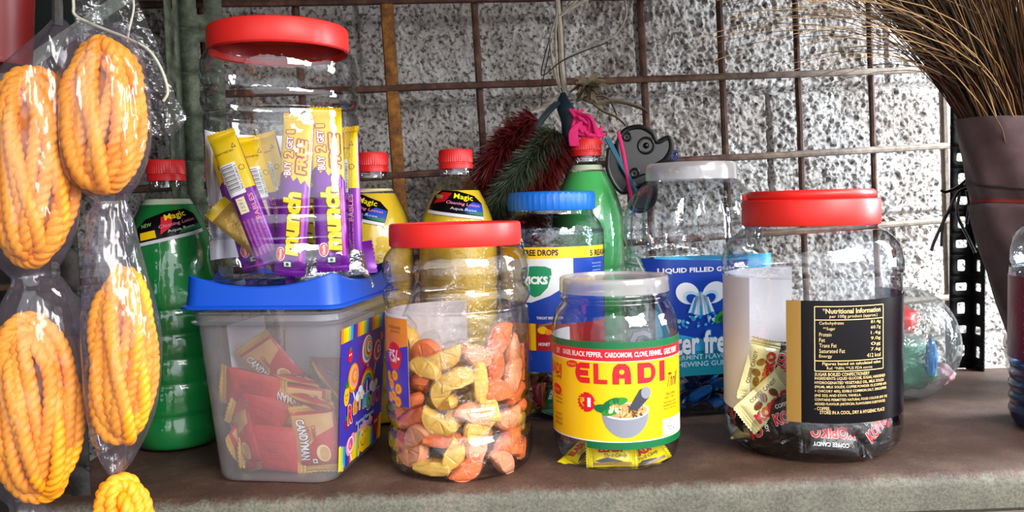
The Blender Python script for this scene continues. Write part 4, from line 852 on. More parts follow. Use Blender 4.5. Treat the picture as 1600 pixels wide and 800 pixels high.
SIM = {
'kopiko': [(-0.0362, -0.0301, 0.0092, 0.354, -0, 0, -0.935), (0.0182, 0.0418, 0.0092, 0.778, -0, -0, 0.629), (0.039, -0.0305, 0.0093, 0.961, -0.001, 0.003, 0.277), (-0.004, -0.0017, 0.0112, 0.341, 0.039, 0.077, 0.936), (-0.0489, 0.0104, 0.0112, 0.494, 0.053, 0.03, -0.867), (-0.021, 0.0501, 0.0118, 0.151, 0.078, 0.012, -0.985), (-0.0116, -0.0552, 0.0128, 0.112, 0.112, -0.013, 0.987), (0.0337, -0.0004, 0.0144, 0.915, -0.062, 0.154, 0.369), (0.0408, -0.0384, 0.0197, 0, 0.916, 0.402, -0.003), (-0.053, 0.0002, 0.0203, 0.058, -0.656, 0.752, 0.019), (-0.0104, -0.0296, 0.0204, 0.025, 0.966, -0.256, 0.013), (-0.0158, 0.0119, 0.0222, 0.773, -0.014, 0.11, 0.624), (0.0214, 0.0259, 0.0223, 0.135, 0.922, -0.36, -0.053), (0.0283, 0.0451, 0.0249, 0.877, -0.313, 0.122, -0.343), (0.05, 0.0107, 0.0251, 0.292, 0.3, -0.858, -0.297), (-0.0356, -0.0439, 0.0272, 0.307, -0.136, -0.098, 0.937), (-0.0278, 0.0638, 0.0283, 0.698, -0.684, -0.165, 0.133), (0.0687, -0.0043, 0.0288, 0.537, 0.392, -0.633, -0.397), (0.0239, -0.0431, 0.0302, 0.003, 0.314, -0.949, 0.001), (0.05, 0.0497, 0.0322, 0.266, 0.655, 0.266, -0.655), (-0.0386, 0.0388, 0.0324, 0.786, -0.612, -0.08, -0.029), (0.0118, -0.0111, 0.0329, 0.702, 0.061, -0.166, -0.69), (-0.0153, 0.058, 0.034, 0.202, -0.095, 0.704, -0.674), (-0.0497, -0.0112, 0.0343, 0.042, 0.685, -0.723, 0.079), (-0.0025, 0.0259, 0.0344, 0.032, -0.914, -0.397, -0.069), (-0.0697, 0.0026, 0.0348, 0.503, 0.527, 0.478, 0.49), (-0.026, -0.0155, 0.0388, 0.855, -0.173, 0.198, -0.446), (0.032, 0.0537, 0.0405, 0.318, 0.264, 0.656, 0.631), (0.0569, 0.0089, 0.0414, 0.563, 0.604, 0.371, 0.425), (-0.0081, 0.0073, 0.0422, 0.503, -0.019, -0.095, 0.859), (0.025, -0.0527, 0.0429, 0.172, -0.126, 0.248, -0.945), (0.0224, 0.0408, 0.0474, 0.413, 0.811, -0.395, -0.128), (0.0096, -0.0262, 0.0475, 0.985, 0.014, -0.069, 0.158), (0.0205, 0.0149, 0.0486, 0.215, 0.965, -0.119, -0.09), (-0.037, 0.0285, 0.0511, 0.166, 0.097, 0.163, -0.968), (-0.025, -0.0135, 0.0533, 0.921, 0.084, 0.058, 0.375)],
'orange': [(0.0076, -0.0436, 0.0101, 0.017, 0, -0, -1), (-0.0199, -0.0463, 0.0101, 0.979, -0, 0, -0.206), (0.0363, -0.0353, 0.0101, 0.923, -0, 0, 0.386), (-0.0502, -0.0057, 0.0101, 0, 0.661, 0.75, 0), (0.052, 0.002, 0.0124, 0.442, 0.531, 0.556, 0.462), (0.0322, -0.0146, 0.014, 0.155, -0.017, 0.707, -0.69), (-0.0079, -0.0242, 0.0167, 0.047, -0.575, -0.411, 0.706), (-0.0262, -0.0261, 0.0171, 0.167, 0.438, 0.855, -0.221), (-0.0031, -0.0489, 0.0223, 0, -0.958, 0.286, 0), (-0.0433, -0.0283, 0.0223, 0.679, -0.551, 0.448, -0.184), (0.0382, -0.027, 0.0224, 0.014, 0.993, 0.12, 0.001), (-0.0419, -0.0021, 0.0236, 0.023, 0.023, -0.707, -0.707), (0.0131, -0.039, 0.0274, 0.91, -0.338, 0.142, -0.192), (-0.0301, -0.015, 0.0304, 0.453, -0.849, 0.165, 0.215), (-0.0103, -0.0494, 0.0345, 0, 0.097, 0.995, -0), (0.0362, -0.0225, 0.0345, 0.695, -0.011, 0.008, 0.719), (0.0147, -0.0279, 0.0348, 0.366, 0.804, -0.468, -0.029), (-0.0289, -0.0331, 0.0353, 0.225, 0.017, -0.263, -0.938), (0.0515, -0.0072, 0.0385, 0.479, -0.578, -0.417, 0.512), (-0.0224, -0.0128, 0.0428, 0.726, -0.063, 0.379, 0.57), (-0.0513, -0.0078, 0.0434, 0.37, -0.55, -0.46, 0.591), (0.0179, -0.0488, 0.0442, 0.64, 0.689, -0.061, 0.335), (0.0336, -0.026, 0.0469, 0.199, -0.003, 0.008, 0.98), (-0.0122, -0.0376, 0.0479, 0.418, 0.321, -0.699, -0.484), (-0.0356, -0.0348, 0.0493, 0.887, -0.187, -0.169, -0.388), (0.0489, 0.0024, 0.0504, 0.877, -0.083, -0.045, -0.472), (-0.001, -0.0418, 0.0506, 0.624, 0.554, 0.32, 0.449), (0.0063, -0.0207, 0.0555, 0.183, 0.635, 0.682, -0.313), (0.0203, -0.0351, 0.0608, 0.455, -0.058, -0.016, -0.888), (-0.037, -0.0314, 0.0613, 0.613, -0.213, 0.134, 0.749), (0.0468, -0.017, 0.065, 0.103, -0.576, 0.81, 0.036), (-0.0099, -0.0419, 0.0655, 0.9, 0.038, -0.091, -0.424), (-0.0523, -0.0085, 0.067, 0.064, -0.698, -0.042, -0.712), (-0.0516, 0.0052, 0.0681, 0.541, -0.45, -0.532, -0.472), (0.0426, 0.0032, 0.0692, 0.7, -0.536, 0.057, 0.469), (0.0269, -0.032, 0.0723, 0.038, -0.138, -0.989, 0.047), (0.0022, -0.0178, 0.0736, 0.902, -0.382, -0.202, -0.004), (-0.0395, -0.0195, 0.0745, 0.541, -0.752, -0.162, 0.34), (-0.0078, -0.0405, 0.0783, 0.094, -0.25, 0.963, -0.029), (-0.0297, -0.0352, 0.0793, 0.682, -0.08, 0.269, 0.675), (-0.0393, 0.0113, 0.0824, 0.736, 0.352, -0.092, -0.571), (0.0199, -0.0487, 0.0827, 0.705, -0.107, 0.691, 0.114), (0.0463, -0.022, 0.0833, 0.62, 0.601, 0.396, 0.312), (0.0026, -0.0513, 0.0856, 0.364, -0.253, -0.748, -0.494), (-0.0255, -0.0259, 0.0873, 0.937, -0.211, 0.185, 0.207), (0.0514, -0.0001, 0.0884, 0.36, 0.609, -0.511, 0.489), (0.009, -0.0287, 0.0904, 0.936, -0.333, 0.107, 0.044), (0.0438, 0.0103, 0.091, 0.176, 0.044, 0.793, -0.581), (-0.0212, -0.0392, 0.0952, 0.221, -0.106, -0.135, -0.96), (0.033, -0.0395, 0.0962, 0.691, 0.178, 0.681, -0.167)],
'tub': [(0.0101, -0.0199, 0.0102, 0.953, -0, -0, 0.301), (-0.0296, 0.0205, 0.0102, 0.707, 0, 0, 0.707), (0.03, 0.0338, 0.0129, 0.703, 0.079, 0.079, 0.703), (-0.0059, 0.0426, 0.0177, 0, 0.24, -0, 0.971), (0.0203, -0.0433, 0.0184, 0.022, 0.151, -0.144, 0.978), (-0.0149, -0.0028, 0.0226, 0.958, -0, 0, -0.288), (0.0121, 0.0283, 0.0286, 0.537, -0.033, 0.021, -0.843), (0.0189, -0.0236, 0.0322, 0.97, -0.174, 0.157, 0.062), (-0.0237, -0.0424, 0.0324, 0.526, 0.185, 0.808, -0.193), (-0.0428, -0.0265, 0.0351, 0.347, 0.616, 0.347, 0.616), (-0.0291, 0.0338, 0.0375, 0.707, -0.01, 0.01, -0.707), (0.0336, 0.0152, 0.0423, 0.191, 0.452, 0.325, 0.808), (0.0238, -0.0193, 0.0429, 0.234, 0.757, -0.61, 0.002), (0.0171, -0.0527, 0.0449, 0.786, -0.606, 0.097, 0.075), (-0.0166, -0.0014, 0.0498, 0.049, 0.613, 0.789, 0.011), (0.0159, 0.0558, 0.051, 0.696, -0.696, 0.123, 0.123), (-0.0296, 0.0272, 0.057, 0.154, 0.69, 0.685, -0.175), (0.0303, -0.0329, 0.0601, 0.671, -0.223, -0.018, -0.707), (-0.0115, -0.0412, 0.067, 0.116, -0.023, 0.978, -0.173), (0.0205, 0.0423, 0.0683, 0.005, -0.005, -0.675, -0.738), (-0.0229, -0.0156, 0.069, 0.718, -0.198, 0.146, 0.651), (-0.0142, 0.0267, 0.0703, 0.216, 0.098, 0.256, 0.937), (0.0359, -0.0107, 0.0708, 0.558, -0.435, 0.142, -0.693), (0.0117, -0.0199, 0.0748, 0.716, -0.211, -0.024, -0.665)],
'vicks': [(-0.0053, 0.0113, 0.0102, 0.979, -0, -0, 0.203), (-0.0156, 0.0345, 0.0102, 0.203, -0, -0, -0.979), (0.0214, -0.0214, 0.0102, 0.053, 0, -0, 0.999), (-0.018, -0.0207, 0.0126, 0.957, 0.027, -0.095, 0.273), (0.0322, -0.0044, 0.0144, 0.047, 0.022, 0.427, 0.903), (-0.0337, -0.0025, 0.0161, 0.235, 0.443, 0.862, -0.072), (0.0088, 0.0382, 0.017, 0.962, -0.118, 0.235, -0.069), (0.0001, -0.0354, 0.0189, 0.254, -0.748, -0.58, -0.201), (0.0366, 0.0071, 0.0202, 0.679, -0.273, 0.303, 0.611), (-0.0333, 0.0221, 0.0234, 0.312, -0.048, 0.88, -0.354), (0.0341, 0.0292, 0.0246, 0.274, -0.574, -0.211, -0.742), (-0.0291, -0.0368, 0.0262, 0.218, -0.249, -0.657, 0.678), (0.0206, -0.0374, 0.0264, 0.385, -0.887, -0.123, 0.225), (0.0126, 0.0078, 0.0268, 0.296, 0.311, -0.682, -0.592), (-0.01, 0.012, 0.0313, 0.4, -0.202, 0.89, 0.086), (-0.0341, -0.0014, 0.0315, 0.226, -0.101, 0.958, -0.146), (0.005, 0.0384, 0.0353, 0.071, 0.218, -0.053, 0.972), (0.0302, 0.0042, 0.0432, 0.026, 0.111, 0.99, 0.086)],
'gum': [(0.0115, -0.0408, 0.0107, 0.708, 0, 0, 0.707), (0.0373, -0.0054, 0.0107, 0.187, -0, -0, 0.982), (-0.0257, 0.0389, 0.0107, 0.763, -0, 0, 0.647), (0.0408, 0.0484, 0.0107, 0, 0, 1, 0), (-0.0484, -0.0408, 0.0107, 0.707, -0, 0, 0.707), (0.0412, -0.0484, 0.0134, 0, 0.114, -0, 0.994), (-0.0158, -0.0248, 0.0143, 0.987, 0, -0.159, 0.004), (0.0152, 0.0192, 0.0151, 0.697, -0.291, -0.252, 0.605), (-0.0009, 0.0391, 0.0151, 0.249, -0.597, 0.704, -0.293), (-0.0385, 0.0104, 0.0153, 0, 0, 0.892, 0.453), (-0.0484, -0.0158, 0.0168, 0.673, -0.216, 0.216, 0.673), (0.0422, 0.019, 0.0173, 0.226, 0.668, 0.673, -0.224), (-0.0153, -0.0502, 0.0199, 0.938, -0.272, -0.204, -0.059), (0.0487, -0.0185, 0.0236, 0.716, -0.061, 0.226, -0.658), (-0.0144, -0.0046, 0.0237, 0.067, -0.023, 0.737, -0.672), (-0.0256, 0.0408, 0.0241, 0.707, -0.001, -0, -0.707), (-0.0473, 0.0381, 0.0248, 0.436, 0.3, 0.834, 0.157), (0.0421, 0.0408, 0.0249, 0.707, -0.024, 0.02, 0.707), (0.0197, -0.0295, 0.0252, 0.79, -0.157, 0.116, 0.582), (0.0437, -0.0484, 0.0304, 0.962, 0, 0.274, -0), (-0.011, 0.0089, 0.0307, 0.658, -0.611, 0.241, 0.369), (0.0079, -0.0179, 0.0335, 0.39, 0.075, -0.298, -0.868), (-0.0477, -0.0047, 0.034, 0.811, 0.411, 0.372, 0.189), (-0.0266, -0.0275, 0.034, 0.468, 0.17, 0.552, 0.669), (-0.0103, 0.04, 0.0346, 0.652, -0.225, 0.211, -0.693), (0.0407, 0.0149, 0.0367, 0.07, 0.998, -0.003, 0.001), (0.0408, 0.0484, 0.0379, 0.999, -0.032, -0.003, -0), (-0.0501, -0.038, 0.0398, 0.555, 0.38, 0.232, 0.703), (0.0029, 0.0162, 0.0424, 0.08, -0.39, -0.18, -0.9), (0.0394, 0.0204, 0.0495, 0.708, -0.05, 0.049, 0.703)]}
pile(SIM['kopiko'], ['coffee_dark', 'coffee_dark', 'coffee_dark', 'coffee_dark', 'coffee_cream'], dict(coffee_dark='black coffee candy', coffee_cream='cream coffee candy'), 'coffee jar', 'candy', 'coffee candies in the big jar', (KJ[0], KJ[1], 0), 0, lambda x, y, z: -.040 < y < .03 or (z > .04 and y > -.04))
pile(SIM['orange'], ['jelly_o', 'jelly_y', 'jelly_p', 'jelly_y', 'jelly_o'], dict(jelly_o='orange-red jelly slice', jelly_y='yellow jelly slice', jelly_p='peach jelly slice'), 'ribbed jar', 'candy', 'jelly slices in the ribbed jar', (OJ[0], OJ[1], 0), 0, lambda x, y, z: y < -.012 or z > .095 or (abs(x) > .035 and y < .015))
pile(SIM['tub'], ['toffee'], dict(toffee='red and gold toffee'), 'cloudy tub', 'candy', 'toffees in the blue-lidded tub', (TUB.x, TUB.y, 0), TYAW, lambda x, y, z: y > -.036)
pile(SIM['vicks'], ['drop_a', 'drop_g', 'drop_c'], dict(drop_a='amber cough drop', drop_g='green cough drop', drop_c='crimson cough drop'), 'blue-lidded jar', 'candy', 'cough drops in the back jar', (VJ[0], VJ[1], 0), 0, lambda x, y, z: y < .02)
pile(SIM['gum'], ['gum_b', 'gum_n'], dict(gum_b='bright blue gum', gum_n='navy blue gum'), 'fluted jar', 'candy', 'gum pieces in the fluted jar', (GJ[0], GJ[1], 0), GYAW, lambda x, y, z: y < .02)
def put(kind, label, cat, group, c, right, up, flip=False):
    """a sweet laid with its length along right and its width along up (world directions)"""
    o = proto(kind); X = Vector(right).normalized(); Y = Vector(up); Y = (Y-X*Y.dot(X)).normalized(); Z = X.cross(Y)
    o.matrix_world = Matrix.Translation(Vector(c)) @ Matrix((X, Y, Z)).transposed().to_4x4() @ Matrix.Scale(.80 if kind == 'spice' else 1, 4); return tag(o, label, cat, group)
def wall_put(kind, label, J, r, ang, z, tilt, lean=12, back=False):
    '''a sweet standing against the inside of a round jar wall, its face turned outwards'''
    a = R_(ang); n = Vector((math.sin(a), -math.cos(a), 0)); t = Vector((math.cos(a), math.sin(a), 0)); n2 = (n*math.cos(R_(lean))-Vector((0, 0, 1))*math.sin(R_(lean))).normalized(); up = n2.cross(t)
    q = Matrix.Rotation(R_(tilt), 3, n2); X = q @ t; Y = q @ up
    return put(kind, label, 'candy', g_, Vector((J[0], J[1], z))+n*r, X, Y)
g_ = 'spice candies in the small jar'
put('spice', 'yellow spice candy lying flat in the front middle of the small jar', 'candy', g_, at(956, 709, .716), (1, .05, -.02), (-.05, .45, .9))
put('spice', 'yellow spice candy slanting up at the front right of the small jar', 'candy', g_, at(1006, 714, .724), (.85, .35, .30), (-.1, .7, .7))
put('spice', 'yellow spice candy at the left side of the small jar', 'candy', g_, at(908, 708, .738), (.6, .75, .3), (-.3, .9, .3))
put('spice', 'yellow spice candy lying at the back of the small jar', 'candy', g_, (EJ[0]+.004, EJ[1]+.018, .012), (1, .4, .02), (-.3, 1, .1))
put('spice', 'yellow spice candy leaning at the right side of the small jar', 'candy', g_, (EJ[0]+.030, EJ[1]+.008, .020), (.3, 1, .1), (-.7, .2, .6))
g_ = 'coffee candies in the big jar'
put('coffee_cream', 'cream coffee candy standing upright highest at the left of coffee jar', 'candy', g_, at(1186, 578, .740), (.28, 0, 1), (-.9, -.3, .2))
put('coffee_dark', 'black coffee candy standing upright beside the gold label edge', 'candy', g_, at(1214, 583, .752), (.05, .1, 1), (-1, -.2, 0))
put('coffee_cream', 'cream coffee candy with beans tilted below the upright ones', 'candy', g_, at(1198, 625, .732), (.75, .1, .62), (-.6, -.1, .75))
for a in (('coffee_dark', 'black coffee candy upside down at the bottom front of coffee jar', -4, .020, 176, -28), ('coffee_dark', 'black coffee candy tilted up under the gold label edge', -32, .040, 24, -8), ('coffee_dark', 'black coffee candy standing on end at the bottom left front', -62, .030, -62, -14),
          ('coffee_dark', 'black coffee candy tilted upward at the right front of coffee jar', 34, .026, 26, -22), ('coffee_cream', 'cream coffee candy tucked just under the black nutrition label', 14, .046, -8, -5), ('coffee_dark', 'black coffee candy right of the gold edge under the label', -8, .043, 12, -6), ('coffee_dark', 'black coffee candy on the right wall below the label', 58, .040, -20, -4), ('coffee_cream', 'cream coffee candy low at the left wall of coffee jar', -84, .045, 40, -4)):
    wall_put(a[0], a[1], KJ, .0630, a[2], a[3]+.003, a[4], a[5])
g_ = 'jelly slices in the ribbed jar'
for a in (('jelly_o', 'orange-red jelly slice highest at the right wall of ribbed jar', 48, .116, 60), ('jelly_p', 'peach jelly slice near the top of heap, right front of ribbed jar', 24, .104, 160), ('jelly_y', 'yellow jelly slice near the top of heap, seen through paper gap', -10, .103, 200),
          ('jelly_o', 'orange-red jelly slice near the top of heap at front left', -32, .108, 30), ('jelly_y', 'yellow jelly slice highest beside the printed paper band', -52, .115, -60), ('jelly_p', 'peach jelly slice high at the far right wall of ribbed jar', 72, .100, 110)):
    wall_put(a[0], a[1], OJ, .0500, a[2], a[3], a[4], 4)
g_ = 'toffees in the blue-lidded tub'
tp = lambda x, y, z: Vector((TUB.x, TUB.y, 0))+Matrix.Rotation(TYAW, 3, 'Z') @ Vector((x, y, z))
td = lambda x, y, z: Matrix.Rotation(TYAW, 3, 'Z') @ Vector((x, y, z))

def tub_put(label, x, z, tilt, y=-.0475, lean=4, flip=False, turn=0):
    n = Matrix.Rotation(R_(turn), 3, 'Z') @ Vector((0, -math.cos(R_(lean)), -math.sin(R_(lean)))); t = Matrix.Rotation(R_(turn), 3, 'Z') @ Vector((1, 0, 0)); up = n.cross(t); q = Matrix.Rotation(R_(tilt), 3, n); X, Y = q @ t, q @ up
    if flip: X = -X
    return put('toffee', label, 'candy', g_, tp(x, y, z), td(*X), td(*Y))
tub_put('red toffee showing its plain back at the front bottom of the tub', -.008, .026, -4, -.0500, flip=True)
tub_put('red and gold toffee standing on end at the front right corner', .032, .035, -84, -.0480)
tub_put('red and gold toffee standing on end at the front left corner', -.034, .034, -70, -.0450, turn=-38)
tub_put('red toffee slanting down across the middle front of the tub', -.020, .053, -24, -.0420, 10, flip=True)
tub_put('red and gold toffee sloping high at the left front of the tub', -.026, .074, -14, -.0430, 22, flip=True)
tub_put('gold-edged toffee behind the upright one, text upside down', .012, .060, 172, -.0360, 16)
tub_put('red and gold toffee steeply leaning at the top left of the heap', -.018, .092, -58, -.0200, 20)

# ================================================================ wafer bars
def A_bar():
    P = Print(); W, L = .0135, .066
    jag = [(W, .008+.004*(k % 2)) if False else (W-2*W*k/8, .006+.005*(k % 2)+.010*k/8) for k in range(9)]
    P.poly([(-W, L), (-W, jag[-1][1])]+[j for j in jag[::-1]]+[(W, L)], 'ink_shiny_yellow', 1)
    for t, x, y, w_, h_ in (('BUY', -.0055, .0225, .0125, .0066), ('GET', -.0052, .0455, .0115, .0060)): P.otext(t, x, y, w_, h_, 'ink_white', 'ink_deep_red', 2, rot=PI/2, ow=.10, bold=.03)
    P.otext('2', -.0055, .0350, .0060, .0085, 'ink_yellow', 'ink_deep_red', 2, rot=PI/2, ow=.10, bold=.04); P.otext('1', -.0052, .0555, .0030, .0072, 'ink_yellow', 'ink_deep_red', 2, rot=PI/2, ow=.10, bold=.04)
    P.otext('FREE', .0062, .0330, .0300, .0085, 'ink_yellow', 'ink_deep_red', 2, rot=PI/2, ow=.15, bold=.04, shear=.15)
    P.otext('munch', .0005, -.0265, .0560, .0160, 'ink_lemon', 'ink_brown', 3, rot=PI/2, ow=.055, bold=.06, shear=.12)
    P.ell(-.0072, -.054, .0042, .0062, 'ink_white', 3, 18); P.ell(-.0072, -.054, .0037, .0056, 'ink_red', 4, 18); P.text('Nestle', -.0072, -.054, .0085, .0026, 'ink_white', 5, rot=PI/2, bold=.02)
    P.rect(-.0045, -.0655, .0025, -.0605, 'ink_green', 4); P.rect(-.0040, -.0650, .0020, -.0610, 'ink_white', 5); P.ell(-.001, -.063, .0014, .0014, 'ink_green', 6, 10)
    P.rect(.009, -.06, .0115, .0, 'ink_magenta', 1)
    B = Print(); B.rect(-W, .036, W, L, 'ink_shiny_yellow', 1); B.rect(-W, .004, .0035, .038, 'ink_white', 2)
    for k in range(20): y = .008+.00145*k; B.rect(-.0120, y, .0, y+(.0004+.0005*((k*7) % 3)/2), 'ink_black', 3)
    B.rect(.0035, .008, W, .046, 'ink_shiny_yellow', 2); B.ring(.0080, .030, .0024, .0029, 'ink_black', 3, 16); B.poly([(.0055, .052), (.0105, .052), (.0080, .057)], 'ink_brown', 3); B.poly([(.0065, .0527), (.0095, .0527), (.0080, .0557)], 'ink_shiny_yellow', 4)
    B.text('90105801', .0020, .021, .026, .0022, 'ink_black', 3, rot=PI/2); B.text('CRUNCHY WAFER TREAT', -.003, .0495, .020, .0022, 'ink_brown', 3)
    B.rect(-.0095, -.016, -.0005, .001, 'ink_cream', 3); B.text('1591', -.005, -.0075, .012, .0040, 'ink_grey', 4, rot=PI/2, shear=.2)
    B.text('FABLES', .006, -.012, .028, .0050, 'ink_pink', 3, rot=PI/2, bold=.02)
    for k in range(5): B.text(('INGREDIENTS WHEAT FLOUR SUGAR', 'EDIBLE VEGETABLE FAT COCOA', 'MILK SOLIDS AND EMULSIFIER', 'ALLERGEN ADVICE CONTAINS WHEAT', 'STORE IN A COOL DRY PLACE')[k], -.0095+.0042*k, -.042, .038, .0018, 'ink_pink', 3, rot=PI/2)
    return P, B
def wafer():
    L, W, T, e = .132, .0275, .0105, .007; P, B = A_bar(); m = MB()
    def hh(x, y): return T/2*max(0, 1-abs(2*y/L)**8)**.6*max(0, 1-abs(2*x/W)**3.5)**.5*(1+.10*noise.noise((x*90, y*60, 1)))+.0002
    for s_ in (1, -1): m.grid(lambda u, v: ((u-.5)*W, (v-.5)*L, s_*hh((u-.5)*W, (v-.5)*L)), 15, 51, 'ink_shiny_purple')
    P.into(m, lambda x, y, l: (x, y, hh(x, y)+.0002+l), .003, .00026, .004); B.into(m, lambda x, y, l: (-x, y, -hh(-x, y)-.0002-l), .003, .00026, .004)
    o = m.build('wafer_bar')
    for s_ in (1, -1):
        m = MB(); m.grid(lambda u, v: ((v-.5)*W, s_*(L/2-.0006+(e+(.0012 if int(round(v*20)) % 2 else 0))*u), .0006*math.sin(u*16)+.0022*math.sin(v*4+s_)*u), 8, 21, 'ink_shiny_yellow' if s_ > 0 else 'ink_shiny_purple'); m.build('crimped_end', o)
    return o
W0 = None
def bar(label, top, bot, Yt, Yb, back=False, roll=0, sx=1):
    global W0
    if W0 is None: W0 = wafer(); o = W0
    else: o = dup(W0)
    a, b_ = at(*top, Yt), at(*bot, Yb); U = (a-b_).normalized(); c = (a+b_)/2
    F = Vector((0, -1, 0)); F = Matrix.Rotation(R_(roll), 3, U) @ F; F = (F-U*F.dot(U)).normalized(); X = U.cross(F)
    if back: F = -F; X = -X
    k = (a-b_).length/.146
    o.matrix_world = Matrix.Translation(c) @ Matrix((X, U, F)).transposed().to_4x4() @ Matrix.Diagonal((k*sx, k, k, 1)); return tag(o, label, 'chocolate bar', 'wafer bars in the tall jar')
bar('front purple wafer bar with yellow lettering, left of the upright pair', (468, 178), (452, 431), .716, .700, False, -4, 1.02)
bar('purple wafer bar with yellow lettering, right of the upright pair', (508, 168), (521, 424), .728, .712, False, 12, 1.02)
bar('wafer bar showing barcode back, tilted at far left of the jar', (344, 206), (425, 412), .722, .712, True, 6, 1.02)
bar('wafer bar with barcode tilted behind the leftmost barcode bar', (412, 208), (462, 400), .752, .740, True, -12)
bar('wafer bar lying between two barcode bars with brown top edge', (384, 214), (446, 420), .745, .728, True, 30)
bar('wafer bar standing along the right wall of the tall jar', (541, 198), (549, 418), .742, .730, True, -20)
bar('wafer bar at the back of the jar peeking above left', (342, 206), (402, 420), .765, .745, False, 20)
bar('wafer bar leaning at the back behind the upright pair', (490, 200), (480, 425), .775, .770, False, 5)
def loose(label, c, U, F, mats, L, W):
    m = MB(); hh = lambda x, y: .005*max(0, 1-abs(2*y/L)**6)**.6*max(0, 1-abs(2*x/W)**3)**.5*(1+.2*noise.noise((x*120, y*90, L*50)))+.0003
    for s_ in (1, -1): m.grid(lambda u, v: ((u-.5)*W, (v-.5)*L, s_*hh((u-.5)*W, (v-.5)*L)), 11, 25, mats[0])
    o = m.build('wafer_bar')
    for s_ in (1, -1):
        m = MB(); m.grid(lambda u, v: ((v-.5)*W, s_*(L/2-.0004+(.008+(.0012 if int(round(v*16)) % 2 else 0))*u), .002*math.sin(v*5)*u), 5, 17, mats[1]); m.build('crimped_end', o)
    U = Vector(U).normalized(); F = Vector(F); F = (F-U*F.dot(U)).normalized(); X = U.cross(F)
    o.matrix_world = Matrix.Translation(c) @ Matrix((X, U, F)).transposed().to_4x4(); return tag(o, label, 'chocolate bar', 'wafer bars in the tall jar')
loose('gold-brown wrapped wafer bar sloping low at the left of the jar', at(386, 364, .735), (-.75, 0, .66), (0, -1, .3), ('wrap_gold', 'ink_shiny_yellow'), .058, .024)
loose('silver-wrapped wafer bar end at the bottom of the upright pair', at(515, 412, .722), (1, .2, .15), (0, -1, .4), ('foil_silver', 'ink_shiny_purple'), .062, .030)
loose('crumpled silver wrapped bar against the lower right of tall jar', at(538, 398, .738), (.35, .3, -1), (.3, -1, .1), ('foil_silver', 'foil_silver'), .060, .026)

# ================================================================ ropes in hanging sleeves
def strand(m, pts, R, pitch, ph):
    k = len(pts); d = 0; D = [0]
    for a, b_ in zip(pts, pts[1:]): d += (Vector(b_)-Vector(a)).length; D.append(d)
    n = 18
    def rf(t, th): i = int(round(t*(k-1))); q = th-2*PI*D[min(i, k-1)]/pitch+ph; return R*(.74+.32*abs(math.cos(1.5*q))**.75)
    m.tube(pts, R, 'rope_yellow', n, closed=True, rf=rf)
def hank(label, c, hx, hy, hz, lean=0, seed=0):
    m = MB(); R = .0046; rnd = random.Random(seed); nl = 11
    for k in range(nl):
        ph = PI*(k+.15)/nl; A = (hx-R)*math.cos(ph); B = (hy-R)*math.sin(ph); hb = hz-R*(.9+rnd.uniform(0, 2.2)+(k % 3)*1.3); tw = rnd.uniform(-.5, .5)
        pts = []
        N = 320
        for i in range(N):
            t = 2*PI*i/N; cx = math.copysign(abs(math.cos(t))**.75, math.cos(t)); sz = math.copysign(abs(math.sin(t))**.82, math.sin(t))
            a = tw*sz; x, y = A*cx, B*cx; x, y = x*math.cos(a)-y*math.sin(a), x*math.sin(a)+y*math.cos(a)
            z = hb*sz; pts.append((x+lean*z+.0028*math.sin(z*33+k*1.7), y+.0022*math.sin(z*45+2*k), z))
        L = sum((Vector(pts[i])-Vector(pts[i-1])).length for i in range(N)); strand(m, pts, R, L/round(L/.0185), k)
    for q in (.62, .30, -.05, -.35, -.62):                     # inner turns fill the middle
        pts = [(q*hx*math.cos(2*PI*i/150)*.9+lean*hz*.8*math.sin(2*PI*i/150), q*hy*.8*math.cos(2*PI*i/150), hz*.8*math.sin(2*PI*i/150)) for i in range(150)]; strand(m, pts, R, .0186, q*3)
    o = m.build('rope_hank', None, c); return tag(o, label, 'rope', 'bagged yellow ropes hanging at the left')
YR = .57
hank('yellow twisted rope hank, upper one of the leftmost hanging sleeve', at(48, 262, YR), .0285, .022, .0700, .02, 1)
hank('yellow twisted rope hank, topmost of the second hanging sleeve', at(159, 180, YR+.004), .0262, .021, .0585, .05, 2)
hank('yellow twisted rope hank, lower one of the leftmost hanging sleeve', at(50, 638, YR), .0300, .022, .0670, -.05, 3)
hank('yellow twisted rope hank, middle one of the second sleeve beside green bottle', at(192, 556, YR+.002), .0205, .017, .0640, .03, 4)
hank('yellow twisted rope hank at the very bottom of the second sleeve', at(190, 835, YR+.002), .0210, .016, .0430, 0, 5)
def sleeve(label, st, Y, dk, seed):
    """clear tubular film, wide round each hank and pinched between: stations are (height px, left px, right px)"""
    z = [s_[0] for s_ in st]; m = MB(); nu, nv = 150, 64
    P3 = cr([(at((a+b_)/2, y, Y).x, at((a+b_)/2, y, Y).z, (b_-a)/2*Y/FPX) for y, a, b_ in st], 12); k = len(P3)
    def g(u, v):
        f = u*(k-1); i = min(int(f), k-2); p = P3[i].lerp(P3[i+1], f-i); a = 2*PI*v; rx = max(p.z, .0035); ry = min(rx*dk, .030)
        wv = 1+.11*noise.noise((math.cos(a)*2.2, math.sin(a)*2.2, p.y*16+seed))+.05*noise.noise((math.cos(a)*6, math.sin(a)*6, p.y*30+seed))+.05*math.sin(a*7+p.y*30)*(1 if rx < .014 else .25)
        return (p.x+rx*wv*math.cos(a), Y+.002+ry*wv*math.sin(a), p.y)
    m.grid(g, nu, nv, 'rope_film', cv=True); o = m.build('plastic_sleeve'); return tag(o, label, 'plastic bag', 'clear sleeves round the ropes')
